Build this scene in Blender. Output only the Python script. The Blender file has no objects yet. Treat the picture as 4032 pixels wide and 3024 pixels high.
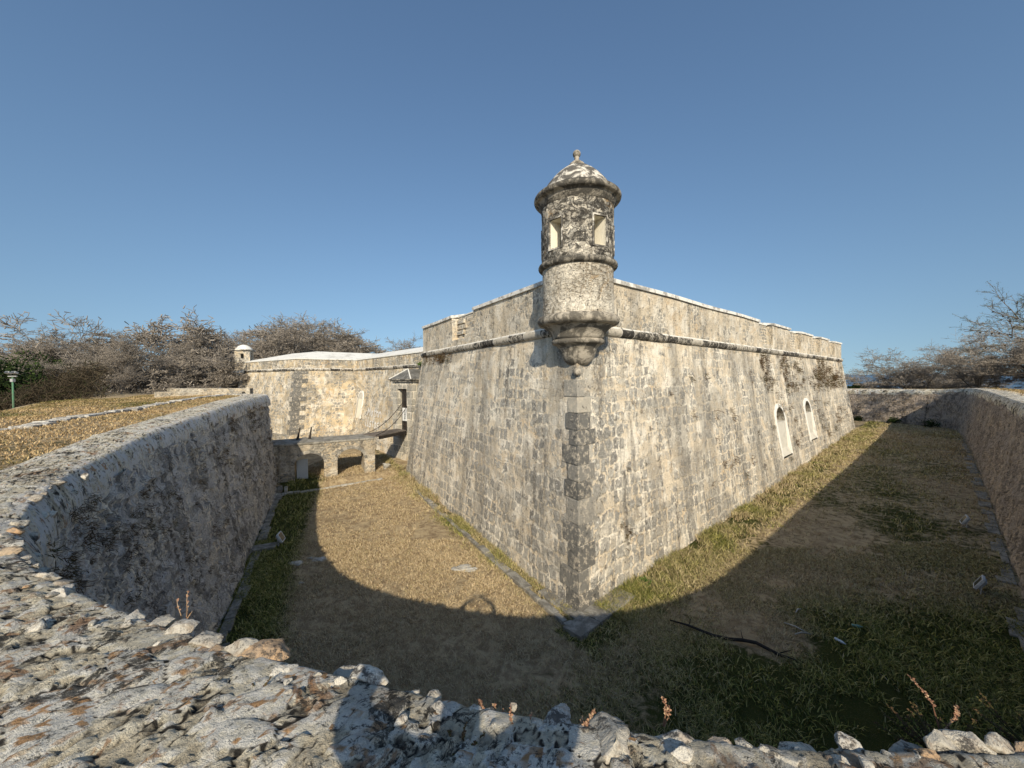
import bpy, bmesh, math, random
import numpy as np
from mathutils import Matrix, Vector
R = math.radians
rng = np.random.default_rng(7)
random.seed(7)
SC = bpy.context.scene
COL = SC.collection

# ------------------------------------------------------------------ numpy noise
def _hash(i, j, k, seed=0):
    h = (i.astype(np.int64) * 374761393 + j.astype(np.int64) * 668265263 + k.astype(np.int64) * 2147483647 + seed * 974634777) & 0xFFFFFFFF
    h = ((h ^ (h >> 13)) * 1274126177) & 0xFFFFFFFF
    h = ((h ^ (h >> 16)) * 2246822519) & 0xFFFFFFFF
    return ((h ^ (h >> 15)) & 0xFFFFFF) / float(0xFFFFFF)

def vnoise(p, seed=0):
    p = np.asarray(p, float)
    f = np.floor(p); t = p - f; t = t * t * t * (t * (t * 6 - 15) + 10)
    i, j, k = f[..., 0], f[..., 1], f[..., 2]
    def c(a, b, d): return _hash(i + a, j + b, k + d, seed)
    x, y, z = t[..., 0], t[..., 1], t[..., 2]
    a = c(0,0,0)*(1-x)+c(1,0,0)*x; b = c(0,1,0)*(1-x)+c(1,1,0)*x
    e = c(0,0,1)*(1-x)+c(1,0,1)*x; g = c(0,1,1)*(1-x)+c(1,1,1)*x
    return (a*(1-y)+b*y)*(1-z) + (e*(1-y)+g*y)*z

def fbm(p, octv=4, seed=0):
    p = np.asarray(p, float); s = 0; a = .5; tot = 0
    for o in range(octv):
        s = s + a * (vnoise(p * 2 ** o + 17.3 * o, seed + o) - .5) * 2; tot += a; a *= .5
    return s / tot

def sst(x, a, b):
    t = np.clip((x - a) / (b - a), 0, 1); return t * t * (3 - 2 * t)

def worley2(p, seed=0):
    """F1, F2 and the cell's random number for 2-D points"""
    p = np.asarray(p, float); f = np.floor(p)
    b1 = np.full(p.shape[:-1], 9.); b2 = b1.copy(); cid = np.zeros(p.shape[:-1])
    for dx in (-1, 0, 1):
        for dy in (-1, 0, 1):
            ci, cj = f[..., 0] + dx, f[..., 1] + dy; z = np.zeros_like(ci)
            px = ci + _hash(ci, cj, z, seed + 1); py = cj + _hash(ci, cj, z, seed + 2)
            d = np.hypot(px - p[..., 0], py - p[..., 1]); r = _hash(ci, cj, z, seed + 3)
            n = d < b1
            b2 = np.where(n, b1, np.minimum(b2, d)); cid = np.where(n, r, cid); b1 = np.where(n, d, b1)
    return b1, b2, cid

# ------------------------------------------------------------------ mesh helpers
def link(o, parent=None):
    COL.objects.link(o)
    if parent is not None: o.parent = parent
    return o

def mesh_np(name, v, f, mat=None, parent=None, uv=None, smooth=False, attrs=None):
    """v (N,3), f (M,k) all faces of the same size"""
    v = np.asarray(v, np.float32).reshape(-1, 3); f = np.asarray(f, np.int32)
    me = bpy.data.meshes.new(name)
    M, k = f.shape
    me.vertices.add(len(v)); me.vertices.foreach_set('co', v.ravel())
    me.loops.add(M * k); me.loops.foreach_set('vertex_index', f.ravel())
    me.polygons.add(M); me.polygons.foreach_set('loop_start', np.arange(0, M * k, k, dtype=np.int32))
    if uv is not None:
        l = me.uv_layers.new(name='UVMap'); l.data.foreach_set('uv', np.asarray(uv, np.float32)[f.ravel()].ravel())
    if attrs:
        for nm, arr in attrs.items():
            a = me.attributes.new(nm, 'FLOAT', 'POINT'); a.data.foreach_set('value', np.asarray(arr, np.float32).ravel())
    me.update(calc_edges=True)
    if smooth: me.polygons.foreach_set('use_smooth', np.ones(M, bool))
    if mat: me.materials.append(mat)
    return link(bpy.data.objects.new(name, me), parent)

def grid_faces(nu, nv, off=0, wrap=False):
    i = np.arange(nu if wrap else nu - 1); j = np.arange(nv - 1)
    I, J = np.meshgrid(i, j, indexing='ij'); I2 = (I + 1) % nu
    return (np.stack([I * nv + J, I2 * nv + J, I2 * nv + J + 1, I * nv + J + 1], -1).reshape(-1, 4) + off)

class MB:
    """collects polygons, welded into one mesh with a box-projected UV in metres"""
    def __init__(s): s.v = []; s.f = []; s.r = []; s.cur = 0.
    def poly(s, pts):
        b = len(s.v); s.v += [tuple(p) for p in pts]; s.f.append(tuple(range(b, b + len(pts)))); s.r.append(s.cur)
    def hexa(s, b, t):
        """bottom 4 points counter-clockwise, top 4 above them"""
        s.poly(b[::-1]); s.poly(t)
        for i in range(4):
            j = (i + 1) % 4; s.poly([b[i], b[j], t[j], t[i]])
    def box(s, c, size, m=None):
        x, y, z = [q / 2 for q in size]
        b = [Vector(q) for q in ((-x,-y,-z),(x,-y,-z),(x,y,-z),(-x,y,-z))]; t = [Vector((q.x, q.y, z)) for q in b]
        m = m or Matrix(); c = Vector(c)
        s.hexa([m @ q + c for q in b], [m @ q + c for q in t])
    def tube(s, pts, rad, n=6, cap=True):
        pts = [Vector(p) for p in pts]; rad = rad if hasattr(rad, '__len__') else [rad] * len(pts); rings = []
        for i, p in enumerate(pts):
            d = (pts[min(i + 1, len(pts) - 1)] - pts[max(i - 1, 0)]).normalized()
            a = d.orthogonal().normalized() if abs(d.z) > .95 else d.cross(Vector((0, 0, 1))).normalized()
            b = d.cross(a)
            rings.append([p + (a * math.cos(2 * math.pi * k / n) + b * math.sin(2 * math.pi * k / n)) * rad[i] for k in range(n)])
        for r0, r1 in zip(rings, rings[1:]):
            for k in range(n): s.poly([r0[k], r1[k], r1[(k + 1) % n], r0[(k + 1) % n]])
        if cap: s.poly(rings[0]); s.poly(rings[-1][::-1])
    def build(s, name, mat, parent=None, smooth=False, bevel=0):
        me = bpy.data.meshes.new(name); me.from_pydata(s.v, [], s.f)
        a = me.attributes.new('rnd', 'FLOAT', 'FACE'); a.data.foreach_set('value', np.array(s.r, np.float32))
        bm = bmesh.new(); bm.from_mesh(me); bmesh.ops.remove_doubles(bm, verts=bm.verts, dist=1e-5)
        bmesh.ops.recalc_face_normals(bm, faces=bm.faces)
        if bevel:
            bmesh.ops.bevel(bm, geom=[e for e in bm.edges if len(e.link_faces) == 2 and e.calc_face_angle(0) > .5], offset=bevel, segments=2, profile=.6, affect='EDGES', clamp_overlap=True)
        uvl = bm.loops.layers.uv.new('UVMap')
        for f in bm.faces:
            n = f.normal
            f.smooth = smooth
            if abs(n.z) > .75:
                for l in f.loops: l[uvl].uv = (l.vert.co.x, l.vert.co.y)
            else:
                t = Vector((-n.y, n.x, 0)).normalized()
                for l in f.loops: l[uvl].uv = (l.vert.co.dot(t), l.vert.co.z)
        bm.to_mesh(me); bm.free(); me.materials.append(mat)
        return link(bpy.data.objects.new(name, me), parent)

def empty(name, loc=(0, 0, 0), rz=0):
    o = bpy.data.objects.new(name, None); o.location = loc; o.rotation_euler.z = rz; o.empty_display_size = .3
    return link(o)
def tag(o, label=None, cat=None, group=None, kind=None):
    if label: o['label'] = label
    if cat: o['category'] = cat
    if group: o['group'] = group
    if kind: o['kind'] = kind
    return o
def P(p, z): return Vector((p[0], p[1], z))

# ------------------------------------------------------------------ material helpers
class NT:
    def __init__(s, name, disp='BUMP'):
        s.m = bpy.data.materials.new(name); s.m.use_nodes = True; s.t = s.m.node_tree; s.t.nodes.clear()
        s.m.displacement_method = disp
        s.out = s.t.nodes.new('ShaderNodeOutputMaterial')
    def n(s, typ, ins=None, **props):
        nd = s.t.nodes.new('ShaderNode' + typ)
        for k, v in props.items(): setattr(nd, k, v)
        for k, v in (ins or {}).items():
            so = nd.inputs[k]
            if isinstance(v, bpy.types.NodeSocket): s.t.links.new(v, so)
            else:
                if so.type == 'RGBA' and len(v) == 3: v = (*v, 1)
                so.default_value = v
        return nd
    def math(s, op, a, b=None, c=None, clamp=False):
        d = {0: a}
        if b is not None: d[1] = b
        if c is not None: d[2] = c
        return s.n('Math', d, operation=op, use_clamp=clamp).outputs[0]
    def ramp(s, x, lo, hi, a=0., b=1.):
        return s.n('MapRange', {0: x, 1: lo, 2: hi, 3: a, 4: b}, interpolation_type='SMOOTHSTEP').outputs[0]
    def mix(s, f, a, b, mode='MIX'):
        nd = s.t.nodes.new('ShaderNodeMix'); nd.data_type = 'RGBA'; nd.blend_type = mode; nd.clamp_factor = True
        for so, v in ((nd.inputs[0], f), (nd.inputs[6], a), (nd.inputs[7], b)):
            if isinstance(v, bpy.types.NodeSocket): s.t.links.new(v, so)
            else: so.default_value = (*v, 1) if hasattr(v, '__len__') and len(v) == 3 else v
        return nd.outputs[2]
    def noise(s, vec, scale, detail=4, rough=.55, dim='3D', dist=0, col=False):
        nd = s.n('TexNoise', {'Vector': vec, 'Scale': scale, 'Detail': detail, 'Roughness': rough, 'Distortion': dist}, noise_dimensions=dim)
        return nd.outputs['Color' if col else 'Fac']
    def vor(s, vec, scale, feat='F1', dim='3D', rnd=1.):
        nd = s.n('TexVoronoi', {'Vector': vec, 'Scale': scale, 'Randomness': rnd}, voronoi_dimensions=dim, feature=feat)
        return nd
    def cramp(s, x, stops, interp='LINEAR'):
        nd = s.n('ValToRGB', {0: x}); cr = nd.color_ramp; cr.interpolation = interp
        while len(cr.elements) < len(stops): cr.elements.new(.5)
        for e, (p, c) in zip(cr.elements, stops): e.position = p; e.color = (*c, 1)
        return nd.outputs[0]
    def uv(s): return s.n('UVMap').outputs[0]
    def obj(s): return s.n('TexCoord').outputs['Object']
    def scale(s, vec, x, y, z=1.): return s.n('Mapping', {'Vector': vec, 'Scale': (x, y, z)}).outputs[0]
    def attr(s, nm): return s.n('Attribute', attribute_name=nm).outputs['Fac']
    def done(s, color, rough=.95, height=None, hscale=1., spec=.15, metal=0., bumpd=None, normal=None, **kw):
        d = {'Base Color': color, 'Roughness': rough, 'Specular IOR Level': spec, 'Metallic': metal}
        d.update({k.replace('_', ' '): v for k, v in kw.items()})
        b = s.n('BsdfPrincipled', d)
        if height is not None:
            if s.m.displacement_method == 'BUMP':
                bp = s.n('Bump', {'Height': height, 'Distance': hscale, 'Strength': 1.}); s.t.links.new(bp.outputs[0], b.inputs['Normal'])
            else:
                dn = s.n('Displacement', {'Height': height, 'Midlevel': .85, 'Scale': hscale}); s.t.links.new(dn.outputs[0], s.out.inputs['Displacement'])
        s.t.links.new(b.outputs[0], s.out.inputs[0])
        return s.m

CREAM = (.68, .58, .43); PALE = (.80, .73, .60)
def masonry(name, disp='BUMP', cw=.42, ch=.3, coursed=.5, mortar=CREAM, stones=None, cover=.5, cover_lo=.42, warp=.1, rough=.05, gap=(.015, .05),
            relief=.035, stain=.5, dark=(.06, .055, .05), pale=.25, lich=0., lich_lo=.5, lich_sc=1.9, flecks=.4, browner=0., grain=.25, tint=None, pits=.5, patches=0., psc=.33, streak=0., covz=0., pcol=(.20, .19, .165), ochre=.35):
    s = NT(name, disp); uv = s.uv()
    stones = stones or [(0, (.16, .155, .14)), (.25, (.25, .24, .215)), (.5, (.33, .315, .28)), (.75, (.42, .39, .33)), (.9, (.50, .43, .33)), (1, (.30, .27, .22))]
    nw = s.noise(uv, 1.6, 3, dim='2D', col=True)
    wv = s.n('VectorMath', {0: nw, 1: (.5, .5, .5)}, operation='SUBTRACT').outputs[0]
    wv = s.n('VectorMath', {0: wv, 'Scale': warp * 2}, operation='SCALE').outputs[0]
    wuv = s.n('VectorMath', {0: uv, 1: wv}, operation='ADD').outputs[0]
    sp = s.n('SeparateXYZ', {0: wuv}); u, v = sp.outputs[0], sp.outputs[1]
    rv = s.math('DIVIDE', v, ch); row = s.math('FLOOR', rv); fr = s.math('FRACT', rv)
    w = s.math('ADD', s.math('DIVIDE', u, cw), s.math('MULTIPLY', row, 37.37))
    vf = s.n('TexVoronoi', {'W': w, 'Scale': 1., 'Randomness': .85}, voronoi_dimensions='1D')
    ve = s.n('TexVoronoi', {'W': w, 'Scale': 1., 'Randomness': .85}, voronoi_dimensions='1D', feature='DISTANCE_TO_EDGE')
    rnd = s.n('SeparateColor', {0: vf.outputs['Color']})
    du = s.math('MULTIPLY', ve.outputs['Distance'], cw)
    dv = s.math('MULTIPLY', s.math('MINIMUM', fr, s.math('SUBTRACT', 1., fr)), ch)
    d = s.math('SMOOTH_MIN', du, dv, .05)
    # irregular rubble cells, blended with the coursed pattern from place to place
    vv = s.scale(wuv, 1 / cw, 1 / ch); v2 = s.vor(vv, 1., 'F1', '2D', .8); v2e = s.vor(vv, 1., 'DISTANCE_TO_EDGE', '2D', .8)
    rub = s.ramp(s.noise(uv, .6, 3, dim='2D'), coursed - .04, coursed + .04, 1., 0.)
    rub1 = s.math('GREATER_THAN', rub, .5)
    d = s.n('Mix', {0: rub1, 2: d, 3: s.math('MULTIPLY', v2e.outputs['Distance'], (cw + ch) / 2)}).outputs[0]
    rnd = s.n('SeparateColor', {0: s.mix(rub1, vf.outputs['Color'], v2.outputs['Color'])})
    n1 = s.noise(uv, 7, 5, .65, '2D'); n2 = s.noise(uv, 26, 4, .7, '2D')
    d = s.math('ADD', d, s.math('MULTIPLY', s.math('SUBTRACT', n1, .5), rough * 2))
    stone = s.ramp(d, gap[0], gap[1])
    n5 = s.noise(uv, 60, 3, .7, '2D')
    big = s.noise(uv, .45, 5, .6, '2D'); mid = s.noise(uv, 2.1, 5, .65, '2D')
    cv = s.math('ADD', s.math('MULTIPLY', big, .55), s.math('ADD', s.math('MULTIPLY', mid, .45), s.math('MULTIPLY', s.math('SUBTRACT', rnd.outputs[1], .5), .16)))
    if covz: cv = s.math('ADD', cv, s.math('MULTIPLY', s.math('SUBTRACT', s.n('SeparateXYZ', {0: uv}).outputs[1], 3.6), covz))
    cov = s.math('MULTIPLY', s.ramp(cv, cover_lo, cover_lo + .14), cover)
    smask = s.math('MULTIPLY', stone, s.math('SUBTRACT', 1., cov))
    scol = s.cramp(rnd.outputs[0], stones)
    scol = s.mix(s.math('MULTIPLY', s.ramp(n1, .48, .66), .6), scol, (.54, .51, .44))
    scol = s.mix(s.math('MULTIPLY', s.ramp(n2, .52, .66), .5), scol, (.62, .57, .47))
    mcol = s.mix(s.ramp(s.noise(uv, 1.1, 4, .6, '2D'), .42, .62), mortar, PALE)
    mcol = s.mix(s.math('MULTIPLY', s.ramp(s.noise(s.scale(uv, 1, 1, 1), .8, 4, .7, '2D', 1.), .56, .68), ochre), mcol, (.60, .38, .16))
    col = s.mix(smask, mcol, scol)
    if pale: col = s.mix(s.math('MULTIPLY', s.ramp(s.noise(uv, 3.3, 5, .7, '2D', .6), .60, .70), pale), col, (.74, .70, .60))
    if patches: col = s.mix(s.math('MULTIPLY', s.ramp(s.noise(uv, psc, 5, .68, '2D', .8), .5, .6), patches), col, pcol)
    # old run-off streaks, soot and lichen that belong to the stone
    st = s.noise(s.scale(uv, 2.2, .22), 1., 5, .7, '2D'); st2 = s.noise(uv, 5.5, 5, .75, '2D', .8)
    sm = s.math('MULTIPLY', s.ramp(s.math('ADD', s.math('MULTIPLY', st, .55), s.math('MULTIPLY', st2, .45)), .53, .64), stain)
    col = s.mix(sm, col, dark)
    if streak: col = s.mix(s.math('MULTIPLY', s.ramp(s.noise(s.scale(uv, .8, .09), 1., 5, .65, '2D', .4), .48, .64), streak), col, (.21, .195, .165))
    if lich: col = s.mix(s.math('MULTIPLY', s.ramp(s.noise(uv, lich_sc, 7, .8, '2D', .6), lich_lo, lich_lo + .05), lich), col, (.045, .042, .038))
    pm = s.math('MULTIPLY', s.ramp(s.noise(uv, 15, 3, .6, '2D'), .66, .72), pits)
    col = s.mix(pm, col, (.05, .045, .038))
    g = s.math('MULTIPLY', s.math('ADD', 1. - grain, s.math('MULTIPLY', n2, grain * 2)), s.math('ADD', .72, s.math('MULTIPLY', n5, .56)))
    gc = s.n('CombineColor', {0: g, 1: g, 2: g}).outputs[0]
    col = s.mix(1., col, gc, 'MULTIPLY')
    col = s.mix(s.math('MULTIPLY', s.ramp(s.noise(uv, 8, 4, .7, '2D', .4), .67, .71), flecks), col, (.86, .83, .76))
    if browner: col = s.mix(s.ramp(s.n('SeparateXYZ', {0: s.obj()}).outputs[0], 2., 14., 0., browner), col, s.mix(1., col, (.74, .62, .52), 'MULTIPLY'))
    if tint: col = s.mix(1., col, tint, 'MULTIPLY')
    h = s.math('ADD', s.math('MULTIPLY', smask, .55), s.math('MULTIPLY', n1, .75))
    h = s.math('ADD', h, s.math('MULTIPLY', s.math('SUBTRACT', rnd.outputs[2], .5), s.math('MULTIPLY', stone, .5)))
    h = s.math('ADD', h, s.math('MULTIPLY', n2, .45)); h = s.math('SUBTRACT', h, s.math('MULTIPLY', pm, .7))
    return s.done(col, .95, h, relief)

M = {}
GREY = [(0, (.20, .19, .17)), (.3, (.27, .258, .228)), (.55, (.34, .32, .278)), (.8, (.41, .38, .32)), (1, (.50, .43, .33))]
M['fort'] = masonry('bastion_masonry', 'BOTH', .36, .40, .40, stones=GREY, streak=.5, covz=.014, cover=.88, cover_lo=.465, relief=.035, stain=.65, patches=.4, warp=.14, rough=.13, grain=.45, pale=.7, pits=.9, flecks=.8)
M['fort_plain'] = masonry('parapet_masonry', 'BUMP', .27, .24, .5, stones=GREY, streak=.3, cover=.9, cover_lo=.38, relief=.05, stain=.6, warp=.16, rough=.1, pits=.9, patches=.2, grain=.4, pale=.6)
M['curtain'] = masonry('curtain_masonry', 'BUMP', .34, .30, .5, cover=.85, cover_lo=.42, relief=.05, stain=.5, patches=.45, mortar=(.68, .55, .36), ochre=.5, warp=.16, rough=.1, grain=.35, pale=.5)
M['infill'] = masonry('embrasure_masonry', 'BUMP', .55, .2, .3, cover=.5, relief=.06, stain=.8, warp=.1, dark=(.05, .05, .045))
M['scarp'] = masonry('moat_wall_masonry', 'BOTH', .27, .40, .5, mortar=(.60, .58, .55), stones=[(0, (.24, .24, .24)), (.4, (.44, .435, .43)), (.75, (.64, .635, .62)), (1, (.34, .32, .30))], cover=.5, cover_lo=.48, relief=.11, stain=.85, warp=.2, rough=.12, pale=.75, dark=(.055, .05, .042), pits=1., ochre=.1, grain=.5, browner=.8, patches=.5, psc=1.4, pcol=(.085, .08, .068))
M['bridge'] = masonry('bridge_masonry', 'BUMP', .3, .2, .55, tint=(.80, .79, .77), streak=.4, cover=.7, relief=.05, stain=.7, patches=.4, warp=.14, rough=.1, grain=.4)
M['turret'] = masonry('turret_masonry', 'BUMP', .2, .105, .62, mortar=(.34, .29, .22), stones=[(0, (.46, .42, .34)), (.5, (.62, .56, .45)), (1, (.70, .64, .52))], cover=.25, relief=.06, stain=.6, warp=.2, rough=.12, gap=(.004, .03), pits=1., lich=.25, lich_lo=.55, grain=.45)
M['turret_black'] = masonry('turret_lichened_masonry', 'BUMP', .26, .15, .52, mortar=(.10, .09, .075), stones=[(0, (.10, .097, .088)), (.35, (.16, .155, .14)), (.55, (.42, .38, .31)), (1, (.62, .57, .47))], cover=.2, relief=.06, stain=.9, warp=.2, rough=.14, gap=(.006, .035), pits=1., lich=.85, lich_lo=.5, lich_sc=3.2, dark=(.05, .047, .04), grain=.45)
M['gate'] = masonry('gate_ashlar', 'BUMP', .75, .5, .2, mortar=(.55, .50, .40), stones=[(0, (.24, .23, .20)), (.5, (.36, .34, .29)), (1, (.50, .46, .37))], cover=.2, relief=.03, stain=.8, warp=.03, rough=.03, grain=.35)

def stained(name, base, dark, amt=.6, scale=2.2, lo=.46, hi=.58, relief=.02, grain=.2, second=None):
    s = NT(name); o = s.obj()
    n = s.noise(o, scale, 6, .72, dist=.6); n2 = s.noise(o, 22, 5, .7); n3 = s.noise(o, scale * .5, 4, .6)
    c = base
    if second: c = s.mix(s.ramp(n3, .45, .6), base, second)
    c = s.mix(s.math('MULTIPLY', s.ramp(n, lo, hi), amt), c, dark)
    g = s.math('ADD', 1. - grain, s.math('MULTIPLY', n2, grain * 2)); gc = s.n('CombineColor', {0: g, 1: g, 2: g}).outputs[0]
    c = s.mix(1., c, gc, 'MULTIPLY')
    return s.done(c, .93, s.math('ADD', n2, s.math('MULTIPLY', n, .8)), relief)
LICH = (.045, .042, .038)
M['moulding'] = stained('dark_moulding_stone', (.42, .38, .31), (.07, .066, .058), .93, 3., .38, .56, .04, .35)
M['corbel'] = stained('corbel_stone', (.46, .41, .33), (.07, .065, .055), .8, 2.4, .42, .56, .03)
M['dome'] = stained('dome_plaster', (.66, .62, .54), (.075, .07, .062), .93, 2.6, .40, .53, .02, .35)
M['coping'] = stained('white_coping', (.78, .76, .70), (.20, .19, .17), .75, 1.6, .47, .62, .012)
M['white'] = stained('whitewash', (.80, .78, .71), (.40, .38, .33), .6, 1.1, .5, .66, .015, .18)
M['plaster'] = stained('cream_plaster', (.78, .73, .60), (.55, .48, .37), .5, 1.5, .5, .7, .01, .1)
M['niche'] = stained('niche_panel', (.60, .57, .49), (.40, .38, .33), .6, 2., .5, .66, .02, .15)
M['slab'] = stained('concrete_panel', (.46, .48, .47), (.30, .31, .30), .5, 1.2, .45, .65, .008, .1)
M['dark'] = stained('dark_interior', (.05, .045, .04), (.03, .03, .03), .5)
M['iron'] = stained('dark_iron', (.035, .033, .03), (.09, .05, .03), .4, 4)
M['wood'] = stained('weathered_wood', (.20, .17, .14), (.06, .05, .045), .7, 2.)
M['darkwood'] = stained('dark_wood', (.045, .038, .033), (.02, .018, .016), .6, 3.)
M['rockpale'] = stained('pale_limestone', (.55, .53, .47), (.30, .28, .24), .7, 2.6, .42, .6, .05, .25)
M['kerb'] = stained('old_footing_stone', (.36, .34, .29), (.13, .12, .10), .7, 2.4, .42, .58, .04, .25)
M['roofslab'] = stained('dark_roof_slabs', (.20, .195, .18), (.08, .078, .07), .7, 2.4, .42, .58, .03)
M['curb'] = stained('whitewashed_curb', (.66, .63, .56), (.24, .21, .17), .85, 4, .47, .56, .05, .3)
M['greenpaint'] = stained('green_paint', (.10, .22, .13), (.16, .17, .12), .5, 3)
M['lampgrey'] = stained('lamp_metal', (.40, .41, .41), (.30, .30, .30), .5, 3)
M['aluframe'] = stained('light_metal_frame', (.62, .64, .64), (.38, .38, .37), .5, 5, relief=.004)
M['glass'] = NT('lamp_glass').done((.05, .06, .065), .15, spec=.5)
M['sign'] = NT('sign_board').done((.80, .79, .74), .6)
M['ink'] = NT('sign_lettering').done((.10, .10, .10), .7)
M['paint'] = stained('old_white_paint', (.84, .82, .77), (.6, .56, .5), .5, 3, relief=.004)

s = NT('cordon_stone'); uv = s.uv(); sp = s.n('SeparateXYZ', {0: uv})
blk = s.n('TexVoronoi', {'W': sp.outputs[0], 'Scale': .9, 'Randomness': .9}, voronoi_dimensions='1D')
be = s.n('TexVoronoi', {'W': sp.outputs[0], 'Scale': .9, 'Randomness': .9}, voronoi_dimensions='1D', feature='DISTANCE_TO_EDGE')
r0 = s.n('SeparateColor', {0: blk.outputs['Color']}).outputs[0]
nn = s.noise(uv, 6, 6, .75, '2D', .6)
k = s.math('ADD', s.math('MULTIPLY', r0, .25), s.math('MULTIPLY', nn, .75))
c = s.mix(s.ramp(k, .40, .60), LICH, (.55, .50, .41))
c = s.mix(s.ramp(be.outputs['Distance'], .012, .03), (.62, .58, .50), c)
c = s.mix(s.math('MULTIPLY', s.ramp(sp.outputs[1], .09, .14), s.ramp(s.noise(uv, 2.2, 5, .7, '2D'), .38, .5)), c, (.78, .75, .67))  # sunlit upper side of the moulding painted in as whitish limewash
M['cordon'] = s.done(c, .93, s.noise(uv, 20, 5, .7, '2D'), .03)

s = NT('quoin_stone'); o = s.obj(); r = s.attr('rnd'); n = s.noise(o, 3, 6, .7); n2 = s.noise(o, 25, 5, .7)
c = s.cramp(r, [(0, (.145, .14, .125)), (.35, (.18, .173, .155)), (.6, (.22, .21, .185)), (.8, (.42, .39, .33)), (1, (.56, .50, .39))])
c = s.mix(s.math('MULTIPLY', s.ramp(s.noise(o, 5.5, 8, .82), .515, .585), .85), c, (.58, .51, .40)); c = s.mix(s.math('MULTIPLY', s.ramp(s.noise(o, 5, 5, .7), .57, .66), .7), c, (.07, .065, .06))
g = s.math('ADD', .75, s.math('MULTIPLY', n2, .5)); c = s.mix(1., c, s.n('CombineColor', {0: g, 1: g, 2: g}).outputs[0], 'MULTIPLY')
M['quoin'] = s.done(c, .93, s.math('ADD', n, s.math('MULTIPLY', n2, .6)), .07)

# rough rubble of the wall top
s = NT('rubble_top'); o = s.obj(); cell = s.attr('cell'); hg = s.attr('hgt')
n = s.noise(o, 2.4, 6, .7, dist=.5); n2 = s.noise(o, 9, 7, .8, dist=.6); n3 = s.noise(o, 45, 5, .8); n4 = s.noise(o, 1.3, 5, .65); n5 = s.noise(o, 120, 3, .75)
c = s.cramp(cell, [(0, (.26, .225, .165)), (.22, (.52, .455, .33)), (.45, (.70, .62, .46)), (.65, (.80, .73, .56)), (.8, (.86, .82, .71)), (.93, (.82, .79, .71)), (1, (.50, .30, .15))])
c = s.mix(s.math('MULTIPLY', s.ramp(n2, .50, .62), .75), c, (.64, .59, .47))
c = s.mix(s.math('MULTIPLY', s.ramp(s.noise(o, 3.6, 5, .7, dist=1.), .57, .64), .8), c, (.38, .20, .095))
c = s.mix(s.math('MULTIPLY', s.ramp(n4, .52, .64), .35), c, (.34, .29, .21))
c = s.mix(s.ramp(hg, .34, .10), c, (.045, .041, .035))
c = s.mix(s.math('MULTIPLY', s.ramp(s.math('ADD', s.math('MULTIPLY', s.noise(o, 7, 7, .85, dist=.5), .7), s.math('MULTIPLY', s.noise(o, 1.7, 3, .6), .3)), .525, .565), .9), c, (.05, .048, .042))
c = s.mix(s.math('MULTIPLY', s.ramp(s.noise(o, 26, 6, .8, dist=.4), .555, .62), .75), c, (.055, .052, .045))
c = s.mix(s.math('MULTIPLY', s.ramp(n3, .58, .68), .35), c, (.74, .69, .57))
g = s.math('ADD', .72, s.math('MULTIPLY', n5, .6)); c = s.mix(1., c, s.n('CombineColor', {0: g, 1: g, 2: g}).outputs[0], 'MULTIPLY')
c = s.mix(s.math('MULTIPLY', s.attr('lime'), s.ramp(s.noise(o, 3, 7, .8, dist=.6), .485, .525)), c, (.78, .76, .72))
M['top'] = s.done(c, .95, s.math('ADD', s.math('MULTIPLY', n3, .5), s.math('ADD', s.math('MULTIPLY', n2, .8), s.math('MULTIPLY', n5, .15))), .06)

s = NT('edge_stone'); o = s.obj(); cell = s.attr('cell'); n2 = s.noise(o, 10, 6, .75, dist=.6); n3 = s.noise(o, 40, 5, .7)
c = s.cramp(cell, [(0, (.40, .37, .31)), (.3, (.58, .53, .43)), (.6, (.72, .67, .56)), (.82, (.50, .47, .41)), (.9, (.50, .36, .22)), (1, (.50, .31, .17))])
c = s.mix(s.math('MULTIPLY', s.ramp(n2, .50, .60), .65), c, (.33, .26, .19)); c = s.mix(s.math('MULTIPLY', s.ramp(s.noise(o, 7, 7, .85), .50, .58), .9), c, (.055, .05, .045)); c = s.mix(s.math('MULTIPLY', s.ramp(n3, .5, .62), .5), c, (.16, .145, .12))
g = s.math('ADD', .8, s.math('MULTIPLY', n3, .4)); c = s.mix(1., c, s.n('CombineColor', {0: g, 1: g, 2: g}).outputs[0], 'MULTIPLY')
M['edge'] = s.done(c, .93, s.math('ADD', n2, s.math('MULTIPLY', n3, .5)), .02)

# turf
def turf(name, straw, soil, green, glob=1.):
    s = NT(name); o = s.obj(); gm = s.attr('green')
    n = s.noise(o, .5, 5, .65); n2 = s.noise(o, 3.2, 6, .7, dist=.5); n3 = s.noise(o, 22, 5, .75); n4 = s.noise(o, 60, 3, .7)
    c = s.mix(s.ramp(n2, .40, .62), straw, soil)
    c = s.mix(s.math('MULTIPLY', s.ramp(n, .5, .65), .4), c, soil)
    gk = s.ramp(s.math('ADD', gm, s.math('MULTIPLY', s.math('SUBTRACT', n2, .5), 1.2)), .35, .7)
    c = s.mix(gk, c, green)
    c = s.mix(s.math('MULTIPLY', s.ramp(n3, .55, .75), .6), c, (.05, .035, .02)); c = s.mix(s.math('MULTIPLY', s.ramp(n4, .55, .75), .5), c, (.44, .33, .18))
    return s.done(c, .98, s.math('ADD', n3, s.math('MULTIPLY', n2, 1.5)), .06, spec=.05)
M['turf'] = turf('dry_turf', (.52, .41, .25), (.29, .215, .13), (.055, .065, .018))
M['earth'] = turf('outer_ground', (.30, .20, .09), (.16, .10, .05), (.06, .07, .02))
def blade(name, stops, greens):
    s = NT(name); r = s.attr('rnd'); g = s.attr('green')
    a = s.cramp(r, stops); b = s.cramp(r, greens); c = s.mix(g, a, b)
    return s.done(c, .85, spec=.1)
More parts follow.
